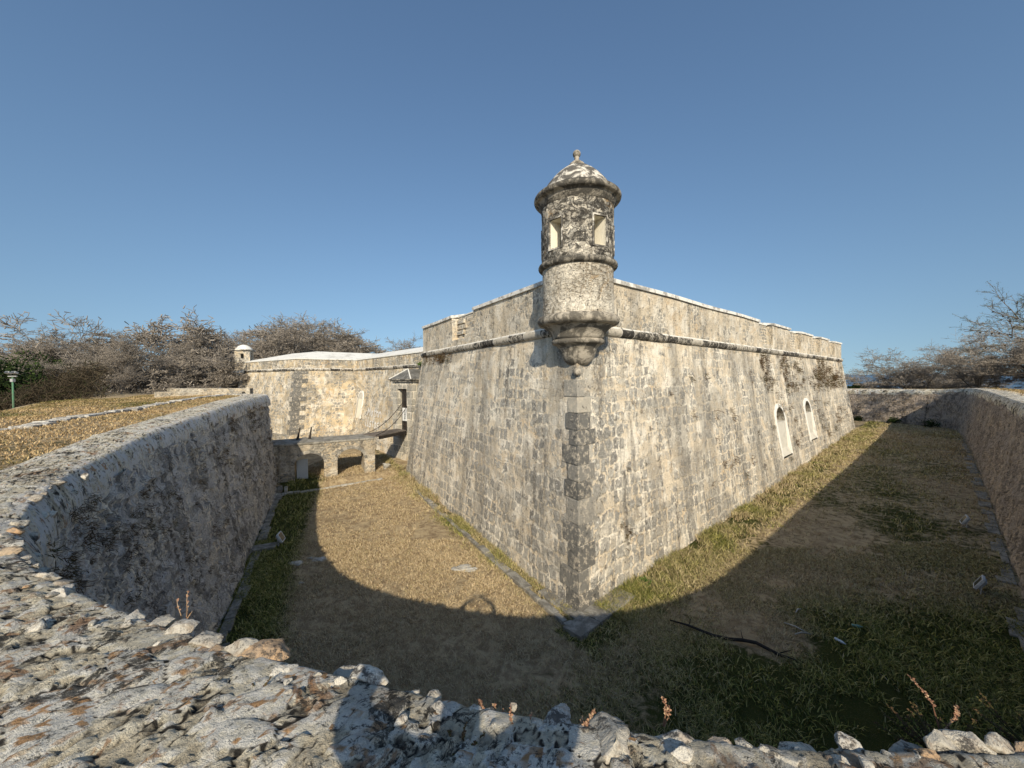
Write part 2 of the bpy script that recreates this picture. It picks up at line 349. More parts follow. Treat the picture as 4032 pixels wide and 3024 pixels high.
M['blade'] = blade('grass_blade', [(0, (.28, .20, .115)), (.4, (.52, .40, .24)), (.8, (.66, .53, .34)), (1, (.34, .25, .15))],
                   [(0, (.05, .07, .015)), (.45, (.15, .17, .04)), (.8, (.36, .34, .09)), (1, (.52, .45, .17))])
M['blade_far'] = blade('covered_way_blade', [(0, (.28, .18, .09)), (.5, (.50, .36, .19)), (1, (.62, .46, .25))], [(0, (.07, .08, .02)), (1, (.16, .15, .04))])
def plantmat(name, stops, trans=0.):
    s = NT(name); r = s.attr('rnd'); c = s.cramp(r, stops); return s.done(c, .85, spec=.1)
M['weed'] = plantmat('dry_weed', [(0, (.05, .032, .02)), (.5, (.12, .075, .04)), (.8, (.08, .07, .025)), (1, (.05, .06, .02))])
M['sprig'] = plantmat('rusty_sprig', [(0, (.16, .08, .05)), (.5, (.34, .19, .12)), (1, (.46, .33, .20))])
M['greenleaf'] = plantmat('green_leaf', [(0, (.03, .06, .012)), (.5, (.06, .11, .02)), (1, (.10, .16, .03))])
M['darkleaf'] = plantmat('dark_leaf', [(0, (.012, .022, .008)), (.6, (.03, .05, .014)), (1, (.06, .085, .025))])
M['palegreen'] = plantmat('pale_leaflet', [(0, (.10, .14, .05)), (1, (.24, .28, .12))])
s = NT('bark'); o = s.obj(); n = s.noise(o, 3, 5, .7)
M['bark'] = s.done(s.cramp(n, [(.3, (.06, .05, .042)), (.55, (.17, .145, .12)), (.75, (.46, .42, .37))]), .95, s.noise(o, 14, 4, .7), .03)
M['twig'] = plantmat('twig_bark', [(0, (.16, .145, .125)), (.5, (.255, .225, .19)), (.85, (.36, .315, .26)), (1, (.42, .365, .30))])
M['undergrowth'] = plantmat('scrub', [(0, (.03, .026, .018)), (.5, (.075, .06, .04)), (.85, (.12, .095, .065)), (1, (.04, .05, .018))])
s = NT('sea_water'); o = s.obj()
M['sea'] = s.done((.025, .06, .11), .28, s.noise(o, .25, 5, .65), .5, spec=.4)

# ------------------------------------------------------------------ camera, sky and sun
HC = 6.4
cam = bpy.data.cameras.new('camera'); co = link(bpy.data.objects.new('camera', cam))
cam.sensor_width = 36.; cam.lens = 36. * 831 / 2212; cam.clip_start = .05; cam.clip_end = 60000
co.matrix_world = Matrix.Translation((0, 0, HC)) @ Matrix.Rotation(R(90 - .9), 4, 'X') @ Matrix.Rotation(R(-.55), 4, 'Z')
SC.camera = co
SUN_EL, SUN_AZ = 29.5, 175.1        # azimuth clockwise from +Y: the sun stands behind the camera, a touch to the right
sd = Vector((math.sin(R(SUN_AZ)) * math.cos(R(SUN_EL)), math.cos(R(SUN_AZ)) * math.cos(R(SUN_EL)), math.sin(R(SUN_EL))))
w = bpy.data.worlds.new('World'); SC.world = w; w.use_nodes = True; nt = w.node_tree
sky = nt.nodes.new('ShaderNodeTexSky'); sky.sky_type = 'NISHITA'; sky.sun_disc = False
sky.sun_elevation = R(SUN_EL); sky.sun_rotation = R(SUN_AZ); sky.altitude = 0; sky.air_density = 1.5; sky.dust_density = 1.0; sky.ozone_density = 5.0
bg = nt.nodes['Background']; nt.links.new(sky.outputs[0], bg.inputs[0]); bg.inputs[1].default_value = .125
# hazy seaside air: the sky near the horizon keeps the colour it has a few degrees higher up
tc = nt.nodes.new('ShaderNodeTexCoord'); sx = nt.nodes.new('ShaderNodeSeparateXYZ'); cx = nt.nodes.new('ShaderNodeCombineXYZ'); ma = nt.nodes.new('ShaderNodeMath'); ma.operation = 'MULTIPLY_ADD'; nm = nt.nodes.new('ShaderNodeVectorMath'); nm.operation = 'NORMALIZE'
for a, b in ((tc.outputs['Generated'], sx.inputs[0]), (sx.outputs[0], cx.inputs[0]), (sx.outputs[1], cx.inputs[1]), (sx.outputs[2], ma.inputs[0]), (ma.outputs[0], cx.inputs[2]), (cx.outputs[0], nm.inputs[0]), (nm.outputs[0], sky.inputs[0])): nt.links.new(a, b)
ma.inputs[1].default_value = .85; ma.inputs[2].default_value = .15
sl = bpy.data.lights.new('sun', 'SUN'); sl.energy = 5.0; sl.angle = R(.53); sl.color = (1., .885, .70)
so = link(bpy.data.objects.new('sun', sl)); so.rotation_euler = sd.to_track_quat('Z', 'Y').to_euler(); so.location = (6, -20, 20)
SC.view_settings.view_transform = 'Standard'; SC.view_settings.look = 'None'; SC.view_settings.exposure = 0; SC.view_settings.gamma = 1
SC.cycles.max_bounces = 6; SC.cycles.diffuse_bounces = 3

# ------------------------------------------------------------------ plan of the fort
BAT = .172
T0 = np.array([1.75, 10.19]); uL = np.array([-.51125, .85943]); uR = np.array([.75115, .66013])
nL = np.array([.85943, .51125]); nR = np.array([-.66013, .75115]); dT = np.array([.24403, 1.54575])
def tip(z): return T0 + dT * BAT * z
T8 = tip(8)
S0 = T0 + uL * 17.1; S8 = T8 + uL * 15.75; E0 = T0 + uR * 46.4; E8 = T8 + uR * 45.6
def floor_z(x, y):
    """level of the moat floor: rises a little towards the bridge and along the right arm"""
    x = np.asarray(x, float); y = np.asarray(y, float)
    s = x * .66 + y * .75
    r = np.where(x > 0, np.clip((x - 8) / 30, 0, 1) * .6, 0)
    l = np.where(x < 0, np.clip((y - 12) / 9, 0, 1) * .2, 0)
    q = (x + 12.24) * (-.604) + (y - 20.86) * .797        # beyond the stone kerb by the bridge
    l = np.where((x < 0) & (q > 0), l + .3 * np.clip(q / .3, 0, 1), l)
    return r + l

def wall_grid(name, b0, b1, t0, t1, zb, zt, us, nv, mat, parent, disp=.03, curve=0):
    """battered wall face between two bottom and two top corners; us = positions along (0..1)"""
    us = np.asarray(us); vs = np.linspace(0, 1, nv)
    b = b0[None] * (1 - us[:, None]) + b1[None] * us[:, None]; t = t0[None] * (1 - us[:, None]) + t1[None] * us[:, None]
    X = b[:, None, :] * (1 - vs[None, :, None]) + t[:, None, :] * vs[None, :, None]
    Z = np.broadcast_to((zb + (zt - zb) * vs)[None], X.shape[:2])
    V = np.concatenate([X, Z[..., None]], -1)
    L = np.linalg.norm(t1 - t0)
    UV = np.stack([np.broadcast_to((us * L)[:, None], Z.shape), Z], -1)
    d = (b1 - b0) / np.linalg.norm(b1 - b0); nrm = np.array([d[1], -d[0]])
    h = fbm(V * .55, 3, 3) * disp
    edge = np.minimum(1, np.minimum(us, 1 - us) * L / .4)[:, None]
    V[..., :2] += nrm * (h * edge)[..., None]
    return V, UV
def uspace(L, fn):
    """positions 0..L with a step given by fn(u)"""
    u = [0.]
    while u[-1] < L: u.append(u[-1] + fn(u[-1]))
    u[-1] = L
    return np.array(u) / L

fort = tag(empty('fort', (*T0, 0)), 'old stone fort with sharp battered bastion, domed corner turrets and white topped parapets', 'fort')
fort_inv = Matrix.Translation((-T0[0], -T0[1], 0))
def own(o, root):
    """child built in world space: cancel the root's offset"""
    o.parent = root; o.matrix_parent_inverse = root.matrix_basis.inverted() if root.parent is None else Matrix()
    return o

# niches on the long right face: centre along the face, half width, sill, spring line
NICHES = [(20.95, 1.02, 1.28, 3.45), (28.25, .98, 1.5, 3.55)]
def face_pt(u, z, out=0.):
    p = T0 + uR * u + nR * (BAT * z - out); return Vector((p[0], p[1], z))

ext = np.array([0, 0])
def bast_face(name, a0, b0, a8, b8, fn, nv, cut=None):
    zb, zt = -.5, 8.
    # extend the bottom corners down to zb along the batter
    A = a8 + (a0 - a8) * (8.5 / 8.); B = b8 + (b0 - b8) * (8.5 / 8.)
    L = np.linalg.norm(b8 - a8)
    us = uspace(L, fn)
    V, UV = wall_grid(name, A, B, a8, b8, zb, zt, us, nv, None, None)
    F = grid_faces(len(us), nv)
    if cut is not None:
        C = V.reshape(-1, 3)[F].mean(1); F = F[~cut(C)]
    return own(mesh_np(name, V, F, M['fort'], None, UV.reshape(-1, 2), True), fort)
def cut_niches(C):
    rel = C[:, :2] - T0; u = rel @ uR; z = C[:, 2]; m = np.zeros(len(C), bool)
    for uc, hw, z0, zs in NICHES:
        m |= (np.abs((C[:, :2] - T0 - uR * u[:, None]) @ nR - BAT * z) < .3) & (np.abs(u - uc) < hw + .02) & (z > z0) & (z < zs) | ((np.abs((C[:, :2] - T0 - uR * u[:, None]) @ nR - BAT * z) < .3) & (np.hypot(u - uc, z - zs) < hw + .02) & (z >= zs))
    return m
def two_faces():
    nv = 150; zb, zt = -.5, 8.; e = 8.5 / 8.
    uA = uspace(np.linalg.norm(S8 - T8), lambda u: .07 if u < 9 else .11)[::-1]; uB = uspace(45.6, lambda u: .06 if u < 8 else (.09 if u < 18 else .13))
    tA, tB, tT = S8, E8, T8; bA, bB, bT = S8 + (S0 - S8) * e, E8 + (E0 - E8) * e, T8 + (T0 - T8) * e
    VA, UA = wall_grid('a', bT, bA, tT, tA, zb, zt, uA, nv, None, None, -.03); VB, UB = wall_grid('b', bT, bB, tT, tB, zb, zt, uB, nv, None, None)
    UA[..., 0] *= -1
    V = np.concatenate([VA, VB[1:]], 0); UV = np.concatenate([UA, UB[1:]], 0)
    F = grid_faces(V.shape[0], nv); C = V.reshape(-1, 3)[F].mean(1); F = F[~cut_niches(C)]
    own(mesh_np('bastion_wall', V, F, M['fort'], None, UV.reshape(-1, 2), True), fort)
two_faces()
S2 = S8 + nL * 4; bast_face('bastion_wall', S0 + nL * 4, S0, S2, S8, lambda u: .3, 40)
bast_face('bastion_wall', E0, E0 + nR * 25, E8, E8 + nR * 25, lambda u: .4, 40)

# blind arched niches
for uc, hw, z0, zs in NICHES:
    N = 12
    def outline(w, zlo, out, rec=False):
        pts = [(uc - w, zlo), (uc - w, zs)]
        pts += [(uc - w * math.cos(math.pi * k / N), zs + w * math.sin(math.pi * k / N)) for k in range(1, N)]
        return pts + [(uc + w, zs), (uc + w, zlo)]
    io = outline(hw - .1, z0 + .1, 0); oo = outline(hw + .13, z0 - .02, 0)
    fr = MB()
    for (a, b), (c, d) in zip(zip(io, io[1:]), zip(oo, oo[1:])):
        fr.poly([face_pt(*a, .05), face_pt(*b, .05), face_pt(*d, .05), face_pt(*c, .05)])
        fr.poly([face_pt(*c, .05), face_pt(*d, .05), face_pt(*d, -.2), face_pt(*c, -.2)])
    w_ = own(fr.build('blind_window', M['white']), fort)
    # recess: vertical back panel set into the leaning wall, sloping sill, head's shade put into a darker stone colour
    back0 = z0 + .55
    def back(u, z, dd=.08):
        p = T0 + uR * u + nR * (BAT * (z0 + .3) + dd + .10 * (z - z0)); return Vector((p[0], p[1], z))
    rv = MB()
    for a, b in zip(io, io[1:]):
        qa = back(a[0], max(a[1], back0)); qb = back(b[0], max(b[1], back0))
        rv.poly([face_pt(*a, .05), qa, qb, face_pt(*b, .05)])
    own(rv.build('reveal', M['white']), w_)
    pn = MB(); pn.poly([face_pt(*io[0], .05), face_pt(*io[-1], .05), face_pt(*io[-1], -.2), face_pt(*io[0], -.2)]); pn.poly([face_pt(*io[0], .05), face_pt(*io[-1], .05), back(io[-1][0], back0), back(io[0][0], back0)])
    pn.poly([back(io[0][0], back0), back(io[-1][0], back0), back(io[-1][0], zs - .0), back(io[0][0], zs - .0)])
    pn.poly([back(io[0][0], zs), back(io[-1][0], zs), back(io[-1][0], zs, .5), back(io[0][0], zs, .5)])
    own(pn.build('panel', M['niche']), w_)
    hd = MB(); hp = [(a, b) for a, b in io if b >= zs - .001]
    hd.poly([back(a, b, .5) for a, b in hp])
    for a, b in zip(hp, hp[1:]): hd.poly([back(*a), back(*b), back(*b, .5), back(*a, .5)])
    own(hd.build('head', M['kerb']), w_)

# quoins up the bastion's edge
qb = MB(); z = -.1; k = 0
while z < 6.1:
    h = rng.uniform(.5, .66)
    if z > 2.6: h *= .9
    l, r = (rng.uniform(.55, .85), rng.uniform(.38, .62)) if k % 2 else (rng.uniform(.34, .56), rng.uniform(.6, .92))
    if z > 5: l *= .8; r *= .8
    g = .01; o_ = .035; qb.cur = min(1, rng.random() * .7 + max(0, z - 3.5) * .16)
    def ring(zz):
        t = tip(zz) - dT * o_
        a = tip(zz) + uL * l - nL * o_; b = tip(zz) + uR * r - nR * o_
        return [P(a, zz), P(t, zz), P(b, zz), P(tip(zz) + uR * r + nR * .3, zz), P(tip(zz) + dT * .35, zz), P(tip(zz) + uL * l + nL * .3, zz)]
    lo, hi = ring(z + g), ring(z + h - g)
    qb.poly(lo[::-1]); qb.poly(hi)
    for i in range(6): j = (i + 1) % 6; qb.poly([lo[i], lo[j], hi[j], hi[i]])
    z += h; k += 1
own(qb.build('corner_quoins', M['quoin'], None, False, .025), fort)

# cordon: half-round moulding
def cordon(name, pts, z, r, root, n=12, step=.35):
    pts = [np.array(p, float) for p in pts]
    V = []; UV = []
    path = []
    for a, b in zip(pts, pts[1:]):
        L = np.linalg.norm(b - a); k = max(2, int(L / step))
        for i in range(k): path.append(a + (b - a) * i / k)
    path.append(pts[-1]); path = np.array(path)
    tan = np.gradient(path, axis=0); tan /= np.linalg.norm(tan, axis=1)[:, None]
    nr = np.stack([tan[:, 1], -tan[:, 0]], 1); s_ = np.r_[0, np.cumsum(np.linalg.norm(np.diff(path, axis=0), axis=1))]
    jit = fbm(np.stack([s_ * 1.3, s_ * 0, s_ * 0 + 4], 1), 3) * .015
    for i in range(len(path)):
        for k in range(n):
            a = -math.pi / 2 + math.pi * k / (n - 1)
            rr = r + jit[i]
            q = path[i] + nr[i] * (rr * math.cos(a) - .02)
            V.append((q[0], q[1], z + rr * math.sin(a))); UV.append((s_[i], a * r))
    return own(mesh_np(name, V, grid_faces(len(path), n), M['cordon'], None, np.array(UV), True), root)
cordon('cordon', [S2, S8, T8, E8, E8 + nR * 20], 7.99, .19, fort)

# parapet
def block(mb, o, u, n, u0, u1, z0, z1, front, depth, rise=0., m0=None, m1=None):
    a = o + u * u0 + n * front; b = o + u * u1 + n * front; c = o + u * u1 + n * depth; d = o + u * u0 + n * depth
    if m0 is not None: a, d = m0 + dT * front, m0 + dT * depth
    if m1 is not None: b, c = m1 + dT * front, m1 + dT * depth
    mb.hexa([P(a, z0), P(b, z0), P(c, z0), P(d, z0)], [P(a, z1), P(b, z1), P(c, z1 + rise), P(d, z1 + rise)])
def parapet(o, u, n, spans, z0, zs, z1, depth, rise, root, mat, ulen, m0=None, m1=None):
    """spans: (u0, u1, is_merlon). zs = sole of the embrasures"""
    base = MB(); block(base, o, u, n, 0, ulen, z0, zs, .03, depth - .02, 0, m0, m1); last = len(spans) - 1
    for q_, (u0, u1, mer) in enumerate(spans):
        if mer: block(base, o, u, n, u0, u1, zs, z1, .031, depth, 0, m0 if q_ == 0 else None, m1 if q_ == last else None)
    own(base.build('parapet', mat), root)
    cp = MB()
    for q_, (u0, u1, mer) in enumerate(spans):
        if mer:
            m_ = MB()
            k = max(1, int((u1 - u0) / 1.6))
            for i in range(k):
                a = u0 + (u1 - u0) * i / k; b = u0 + (u1 - u0) * (i + 1) / k
                fo, bo = o + n * -.05, o + n * (depth)
                j0 = .02 * math.sin(a * 3.1); j1 = .02 * math.sin(b * 3.1)
                fa, fb, ba, bb = fo + u * a, fo + u * b, bo + u * a, bo + u * b
                if m0 is not None and q_ == 0 and i == 0: fa, ba = m0 - dT * .05, m0 + dT * depth
                elif m0 is not None and q_ == 0: ba = bo + u * max(a, (m0 + dT * depth - bo) @ u + .3 * i)
                if m0 is not None and q_ == 0: bb = bo + u * max(b, (m0 + dT * depth - bo) @ u + .3 * (i + 1))
                if m1 is not None and q_ == last and i == k - 1: fb, bb = m1 - dT * .05, m1 + dT * depth
                elif m1 is not None and q_ == last: bb = bo + u * min(b, (m1 + dT * depth - bo) @ u - .3 * (k - 1 - i))
                if m1 is not None and q_ == last: ba = bo + u * min(a, (m1 + dT * depth - bo) @ u - .3 * (k - i))
                m_.hexa([P(fa, z1 + .002 + j0), P(fb, z1 + .002 + j1), P(bb, z1 + rise + .002), P(ba, z1 + rise + .002)],
                        [P(fa, z1 + .16 + j0), P(fb, z1 + .16 + j1), P(bb, z1 + rise + .1), P(ba, z1 + rise + .1)])
            own(m_.build('coping', M['coping'], None, False, .02), root)
        else:
            m_ = MB()
            # blocked embrasure: rough masonry set back, with an uneven front
            block(m_, o, u, n, u0 + .005, u1 - .005, zs + .002, z1 + .05, .42, depth - .01, rise - .1)
            for q in range(4): block(m_, o, u, n, u0 + .006, u0 + (u1 - u0) * rng.uniform(.2, .45), zs + .02 + q * (z1 - zs) / 4.2, zs + (q + .8) * (z1 - zs) / 4.2, rng.uniform(.28, .36), .43)
            f = own(m_.build('embrasure_infill', M['infill']), root)
            sl_ = MB(); block(sl_, o, u, n, u0 + .006, u1 - .006, z1 + .055, z1 + .12, .38, depth + .01, rise - .06)
            own(sl_.build('infill_top', M['white']), f)
parapet(T8, uR, nR, [(0, 17.9, 1), (17.9, 20.8, 0), (20.8, 25, 1), (25, 28.3, 0), (28.3, 32.1, 1), (32.1, 35.2, 0), (35.2, 38.9, 1), (38.9, 42, 0), (42, 45.6, 1)],
        8.02, 8.45, 9.74, 3., .62, fort, M['fort_plain'], 45.6, T8)
# the left face runs from the tip to the shoulder: same order with mirrored axis
def parapet_left():
    o = S8; u = -uL; n = nL; L = 15.75
    parapet(o, u, n, [(0, L - 10.6, 1), (L - 10.6, L - 7.8, 0), (L - 7.8, L, 1)], 8.02, 8.5, 9.74, 3., .62, fort, M['fort_plain'], L, None, T8)
parapet_left()
tr = MB(); tr.poly([P(S8 + nL * 2, 8.7), P(T8 + dT * 2.5, 8.7), P(E8 + nR * 2 - uR * .3, 8.7), P(E8 + nR * 22, 8.7), P(S8 + nL * 26, 8.7)])
own(tr.build('terrace', M['white']), fort)

# ------------------------------------------------------------------ sentry turrets
def lathe(name, prof, mat, center, n=64, a0=0., a1=2 * math.pi, root=None, smooth=True):
    V = []; UV = []
    for k in range(n + 1):
        a = a0 + (a1 - a0) * k / n; sv = 0
        for i, (r, z) in enumerate(prof):
            if i: sv += math.hypot(r - prof[i - 1][0], z - prof[i - 1][1])
            V.append((center[0] + r * math.cos(a), center[1] + r * math.sin(a), z)); UV.append((a * max(.9, r), sv + prof[0][1]))
    o = mesh_np(name, V, grid_faces(n + 1, len(prof)), mat, None, np.array(UV), smooth)
    return own(o, root) if root else o
GC = np.array([2.13, 12.36])
turret = empty('sentry_turret', (GC[0], GC[1], 6.7)); turret.parent = fort; turret.matrix_parent_inverse = fort.matrix_basis.inverted()
def ownt(o): o.parent = turret; o.matrix_parent_inverse = (fort.matrix_basis @ turret.matrix_parent_inverse @ turret.matrix_basis).inverted(); return o
to_cam = math.atan2(-GC[1], -GC[0])
def arc(r, cz, rr, a0, a1, n=7): return [(r + rr * math.cos(R(a0 + (a1 - a0) * i / n)), cz + rr * math.sin(R(a0 + (a1 - a0) * i / n))) for i in range(n + 1)]
RD = 1.13; RB = 1.12
ownt(lathe('lower_drum', [(RB + .02, 8.2), (RB + .015, 8.62), (RB, 8.64), (RB, 9.0), (RB - .005, 9.4), (RB, 9.82)], M['turret'], GC))
ownt(lathe('band', [(RB, 9.76)] + arc(RD + .02, 9.88, .1, -80, 80) + [(RD, 9.99)], M['moulding'], GC))
# upper drum with openings
NS = 96
za = [9.95, 10.05, 10.15, 10.28, 10.5, 10.72, 10.94, 11.14, 11.3, 11.5, 11.7, 11.86]
wins = []
for c_ in (-35.7, 35.7, -107, 107, 180):
    k0 = int(round((to_cam + R(c_)) / (2 * math.pi) * NS)); wins.append([(k0 + q) % NS for q in range(-3, 3)])
V = []; UV = []
wob = lambda a, z: .012 * math.sin(5 * a + z * 3) + .008 * math.sin(11 * a - z * 5)
for k in range(NS):
    a = 2 * math.pi * k / NS
    for z in za:
        r = RD + wob(a, z) * .6; V.append((GC[0] + r * math.cos(a), GC[1] + r * math.sin(a), z)); UV.append((a * RD, z))
F = grid_faces(NS, len(za), 0, True)
keep = []
for q, f in enumerate(F):
    k, j = q // (len(za) - 1), q % (len(za) - 1)
    keep.append(not (any(k in w_ for w_ in wins) and 3 <= j < 7))
ownt(mesh_np('upper_drum', V, F[np.array(keep)], M['turret_black'], None, np.array(UV), True))
jm = MB(); RI = RD - .42
def cp_(a, r, z): return Vector((GC[0] + r * math.cos(a), GC[1] + r * math.sin(a), z))
z0w, z1w = za[3], za[7]
for w_ in wins:
    a_ = 2 * math.pi * w_[0] / NS; b_ = 2 * math.pi * (w_[-1] + 1) / NS
    fr = MB(); fw = .045
    # thin raised frame round the opening
    for (aa, ab, zz0, zz1) in ((a_ - fw, a_, z0w - fw, z1w + fw), (b_, b_ + fw, z0w - fw, z1w + fw), (a_, b_, z0w - fw, z0w), (a_, b_, z1w, z1w + fw)):
        ro = RD + .035
        fr.hexa([cp_(aa, RD - .03, zz0), cp_(aa, ro, zz0), cp_(ab, ro, zz0), cp_(ab, RD - .03, zz0)], [cp_(aa, RD - .03, zz1), cp_(aa, ro, zz1), cp_(ab, ro, zz1), cp_(ab, RD - .03, zz1)])
    ownt(fr.build('window_frame', M['dome']))
    jj = MB(); ro = RD + .01
    for i in range(2):
        x = (a_, b_)[i]; jj.poly([cp_(x, ro, z0w), cp_(x, RI, z0w), cp_(x, RI, z1w), cp_(x, ro, z1w)])
    jj.poly([cp_(a_, ro, z0w), cp_(b_, ro, z0w), cp_(b_, RI, z0w), cp_(a_, RI, z0w)]); jj.poly([cp_(a_, ro, z1w), cp_(b_, ro, z1w), cp_(b_, RI, z1w), cp_(a_, RI, z1w)])
    ownt(jj.build('window_jamb', M['plaster']))
# inner lining with the same slits, so the inside stays dim
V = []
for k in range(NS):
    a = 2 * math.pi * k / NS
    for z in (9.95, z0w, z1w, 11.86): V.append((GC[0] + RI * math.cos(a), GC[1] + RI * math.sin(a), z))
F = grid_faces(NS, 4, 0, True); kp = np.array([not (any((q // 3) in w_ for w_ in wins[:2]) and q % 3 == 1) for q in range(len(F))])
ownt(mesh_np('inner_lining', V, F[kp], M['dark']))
cornice = [(RD - .02, 11.66), (RD + .03, 11.70), (RD + .05, 11.78), (RD + .07, 11.80), (RD + .07, 11.86), (RD + .12, 11.90)] + arc(RD + .14, 12.01, .10, -90, 60, 7) + [(RD + .12, 12.12), (RD - .02, 12.20), (RD - .1, 12.24)]
ownt(lathe('cornice', cornice, M['moulding'], GC))
dome = [(1.10, 12.22), (1.04, 12.33), (.96, 12.46), (.87, 12.57), (.75, 12.71), (.61, 12.85), (.42, 13.0), (.22, 13.12), (.15, 13.15)]
ownt(lathe('dome', dome, M['dome'], GC))
fin = [(.0, 13.05), (.24, 13.10), (.24, 13.17), (.17, 13.19), (.16, 13.24), (.09, 13.26), (.075, 13.33), (.08, 13.40)] + arc(0, 13.50, .125, -60, 90, 10)
ownt(lathe('finial', fin, M['corbel'], GC, 24))
ownt(lathe('corbel_ring', [(RB, 8.34), (RB + .04, 8.33)] + arc(RB + .03, 8.17, .15, 80, -80, 9) + [(RB - .02, 8.0)], M['corbel'], GC))
ownt(lathe('corbel', [(RB + .02, 8.04), (RB - .08, 7.96), (RB - .22, 7.84), (RB - .30, 7.68), (RB - .31, 7.60)] + arc(RB - .36, 7.52, .085, 80, -80, 6) +
      [(.70, 7.42), (.60, 7.3), (.55, 7.15), (.50, 7.02), (.42, 6.90), (.30, 6.80), (.12, 6.755), (0, 6.75)], M['corbel'], GC))
bc = tip(6.58) - dT * .055
ownt(lathe('ball', [(0.001, 6.44)] + arc(0, 6.57, .13, -80, 80, 10) + [(.001, 6.70)], M['corbel'], bc, 20))

# ------------------------------------------------------------------ curtain, gate and far bastion
Kc = np.array([-16.2, 40.25]); Kg = np.array([-7.06, 29.2]); uc_ = (Kc - Kg) / np.linalg.norm(Kc - Kg)
K0 = Kg - uc_ * 3.2; Fs = np.array([-20.25, 36.32]); Ft = np.array([-30.4, 43.3])
def outn(a, b):
    d = (b - a) / np.linalg.norm(b - a); return np.array([d[1], -d[0]])      # right of travel
# travel from the far tip to the gate keeps the outside on the right
ring = [Ft + (np.array([14, 16.])), Ft, Fs, Kc, K0]
CB = .17
def off_ring(pts, w):
    n_ = [outn(a, b) for a, b in zip(pts, pts[1:])]; out = [pts[0] + n_[0] * w]
    for i in range(1, len(pts) - 1):
        s_ = n_[i - 1] + n_[i]; out.append(pts[i] + s_ * (w / (1 + n_[i - 1] @ n_[i])))
    return out + [pts[-1] + n_[-1] * w]
def ringwall(name, zb, zt, wb, wt, mat, step, nv):
    B = off_ring(ring, wb); Tq = off_ring(ring, wt); Vs = []; Fs_ = []; UVs = []; off = 0
    for i in range(len(ring) - 1):
        L = np.linalg.norm(Tq[i + 1] - Tq[i]); us = np.linspace(0, 1, max(2, int(L / step)))
        V, UV = wall_grid(name, B[i], B[i + 1], Tq[i], Tq[i + 1], zb, zt, us, nv, None, None, .04)
        Vs.append(V.reshape(-1, 3)); UVs.append(UV.reshape(-1, 2) + [i * 31.7, 0]); Fs_.append(grid_faces(len(us), nv, off)); off += len(Vs[-1])
    return own(mesh_np(name, np.concatenate(Vs), np.concatenate(Fs_), mat, None, np.concatenate(UVs), False), fort)
ringwall('curtain_wall', 1.2, 7.4, CB * 6.2, 0., M['curtain'], .3, 26)
ringwall('wall_footing', -.4, 1.32, 1.62, 1.42, M['curtain'], .5, 6)
ringwall('footing_ledge', 1.321, 1.34, 1.42, .9, M['curtain'], .5, 3)
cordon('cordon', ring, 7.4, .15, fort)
pr = MB(); rise = .95
inn = off_ring(ring, -3.6); front = off_ring(ring, -.03)
cpo = off_ring(ring, .04); sl2 = MB(); qn = MB()
for i in range(len(ring) - 1):
    a, b, c, d = front[i], front[i + 1], inn[i + 1], inn[i]
    pr.hexa([P(a, 7.41), P(b, 7.41), P(c, 7.41), P(d, 7.41)], [P(a, 8.38), P(b, 8.38), P(c, 8.38 + rise), P(d, 8.38 + rise)])
    a, b = cpo[i], cpo[i + 1]
    sl2.hexa([P(a, 8.383), P(b, 8.383), P(c, 8.385 + rise), P(d, 8.385 + rise)], [P(a, 8.46), P(b, 8.46), P(c, 8.47 + rise), P(d, 8.47 + rise)])
own(pr.build('parapet', M['curtain']), fort); own(sl2.build('white_parapet_top', M['white']), fort)
# rough blocked embrasures in that parapet
def emb(i, f0, f1):
    a, b = front[i], front[i + 1]; n_ = -outn(a, b); d = b - a; m_ = MB()
    p0, p1 = a + d * f0 - n_ * .05, a + d * f1 - n_ * .05
    L = np.linalg.norm(p1 - p0); t = (p1 - p0) / L
    for q in range(5):
        z0_ = 7.58 + q * .15
        m_.cur = rng.random()
        block(m_, p0, t, n_, rng.uniform(0, .15), L * rng.uniform(.5, 1), z0_, z0_ + .11, rng.uniform(-.03, .01), .2)
    own(m_.build('embrasure_infill', M['infill']), fort)
emb(1, .50, .62); emb(3, .30, .36); emb(3, .62, .68); emb(1, .12, .2)
qn = MB()
for q in range(14):
    zz = 1.4 + q * .43; w0 = CB * (7.4 - zz); qn.cur = rng.random() * .6
    c0 = off_ring(ring, w0 + .03)[2]; c1 = off_ring(ring, w0 - .05 + .0)[2]
    n1_, n2_ = outn(Ft, Fs), outn(Fs, Kc); t1 = (Ft - Fs) / np.linalg.norm(Ft - Fs); t2 = (Kc - Fs) / np.linalg.norm(Kc - Fs)
    l1, l2 = ((.9, .5), (.5, 1.0))[q % 2]
    lo = [c0 + t1 * l1, c0, c0 + t2 * l2, c0 + t2 * l2 - n2_ * .3, c0 - (n1_ + n2_) * .25, c0 + t1 * l1 - n1_ * .3]
    sh = (off_ring(ring, CB * (7.4 - zz - .41) + .03)[2] - c0)
    b_ = [P(x, zz) for x in lo]; t_ = [P(x + sh, zz + .41) for x in lo]
    qn.poly(b_[::-1]); qn.poly(t_)
    for i in range(6): j = (i + 1) % 6; qn.poly([b_[i], b_[j], t_[j], t_[i]])
own(qn.build('corner_quoins', M['quoin']), fort)
ct = MB(); ct.poly([P(p, 8.6) for p in [off_ring(ring, -3)[1], off_ring(ring, -3)[2], off_ring(ring, -3)[3], off_ring(ring, -3)[4], (10, 60), (-16, 62)]])
own(ct.build('terrace', M['white']), fort)

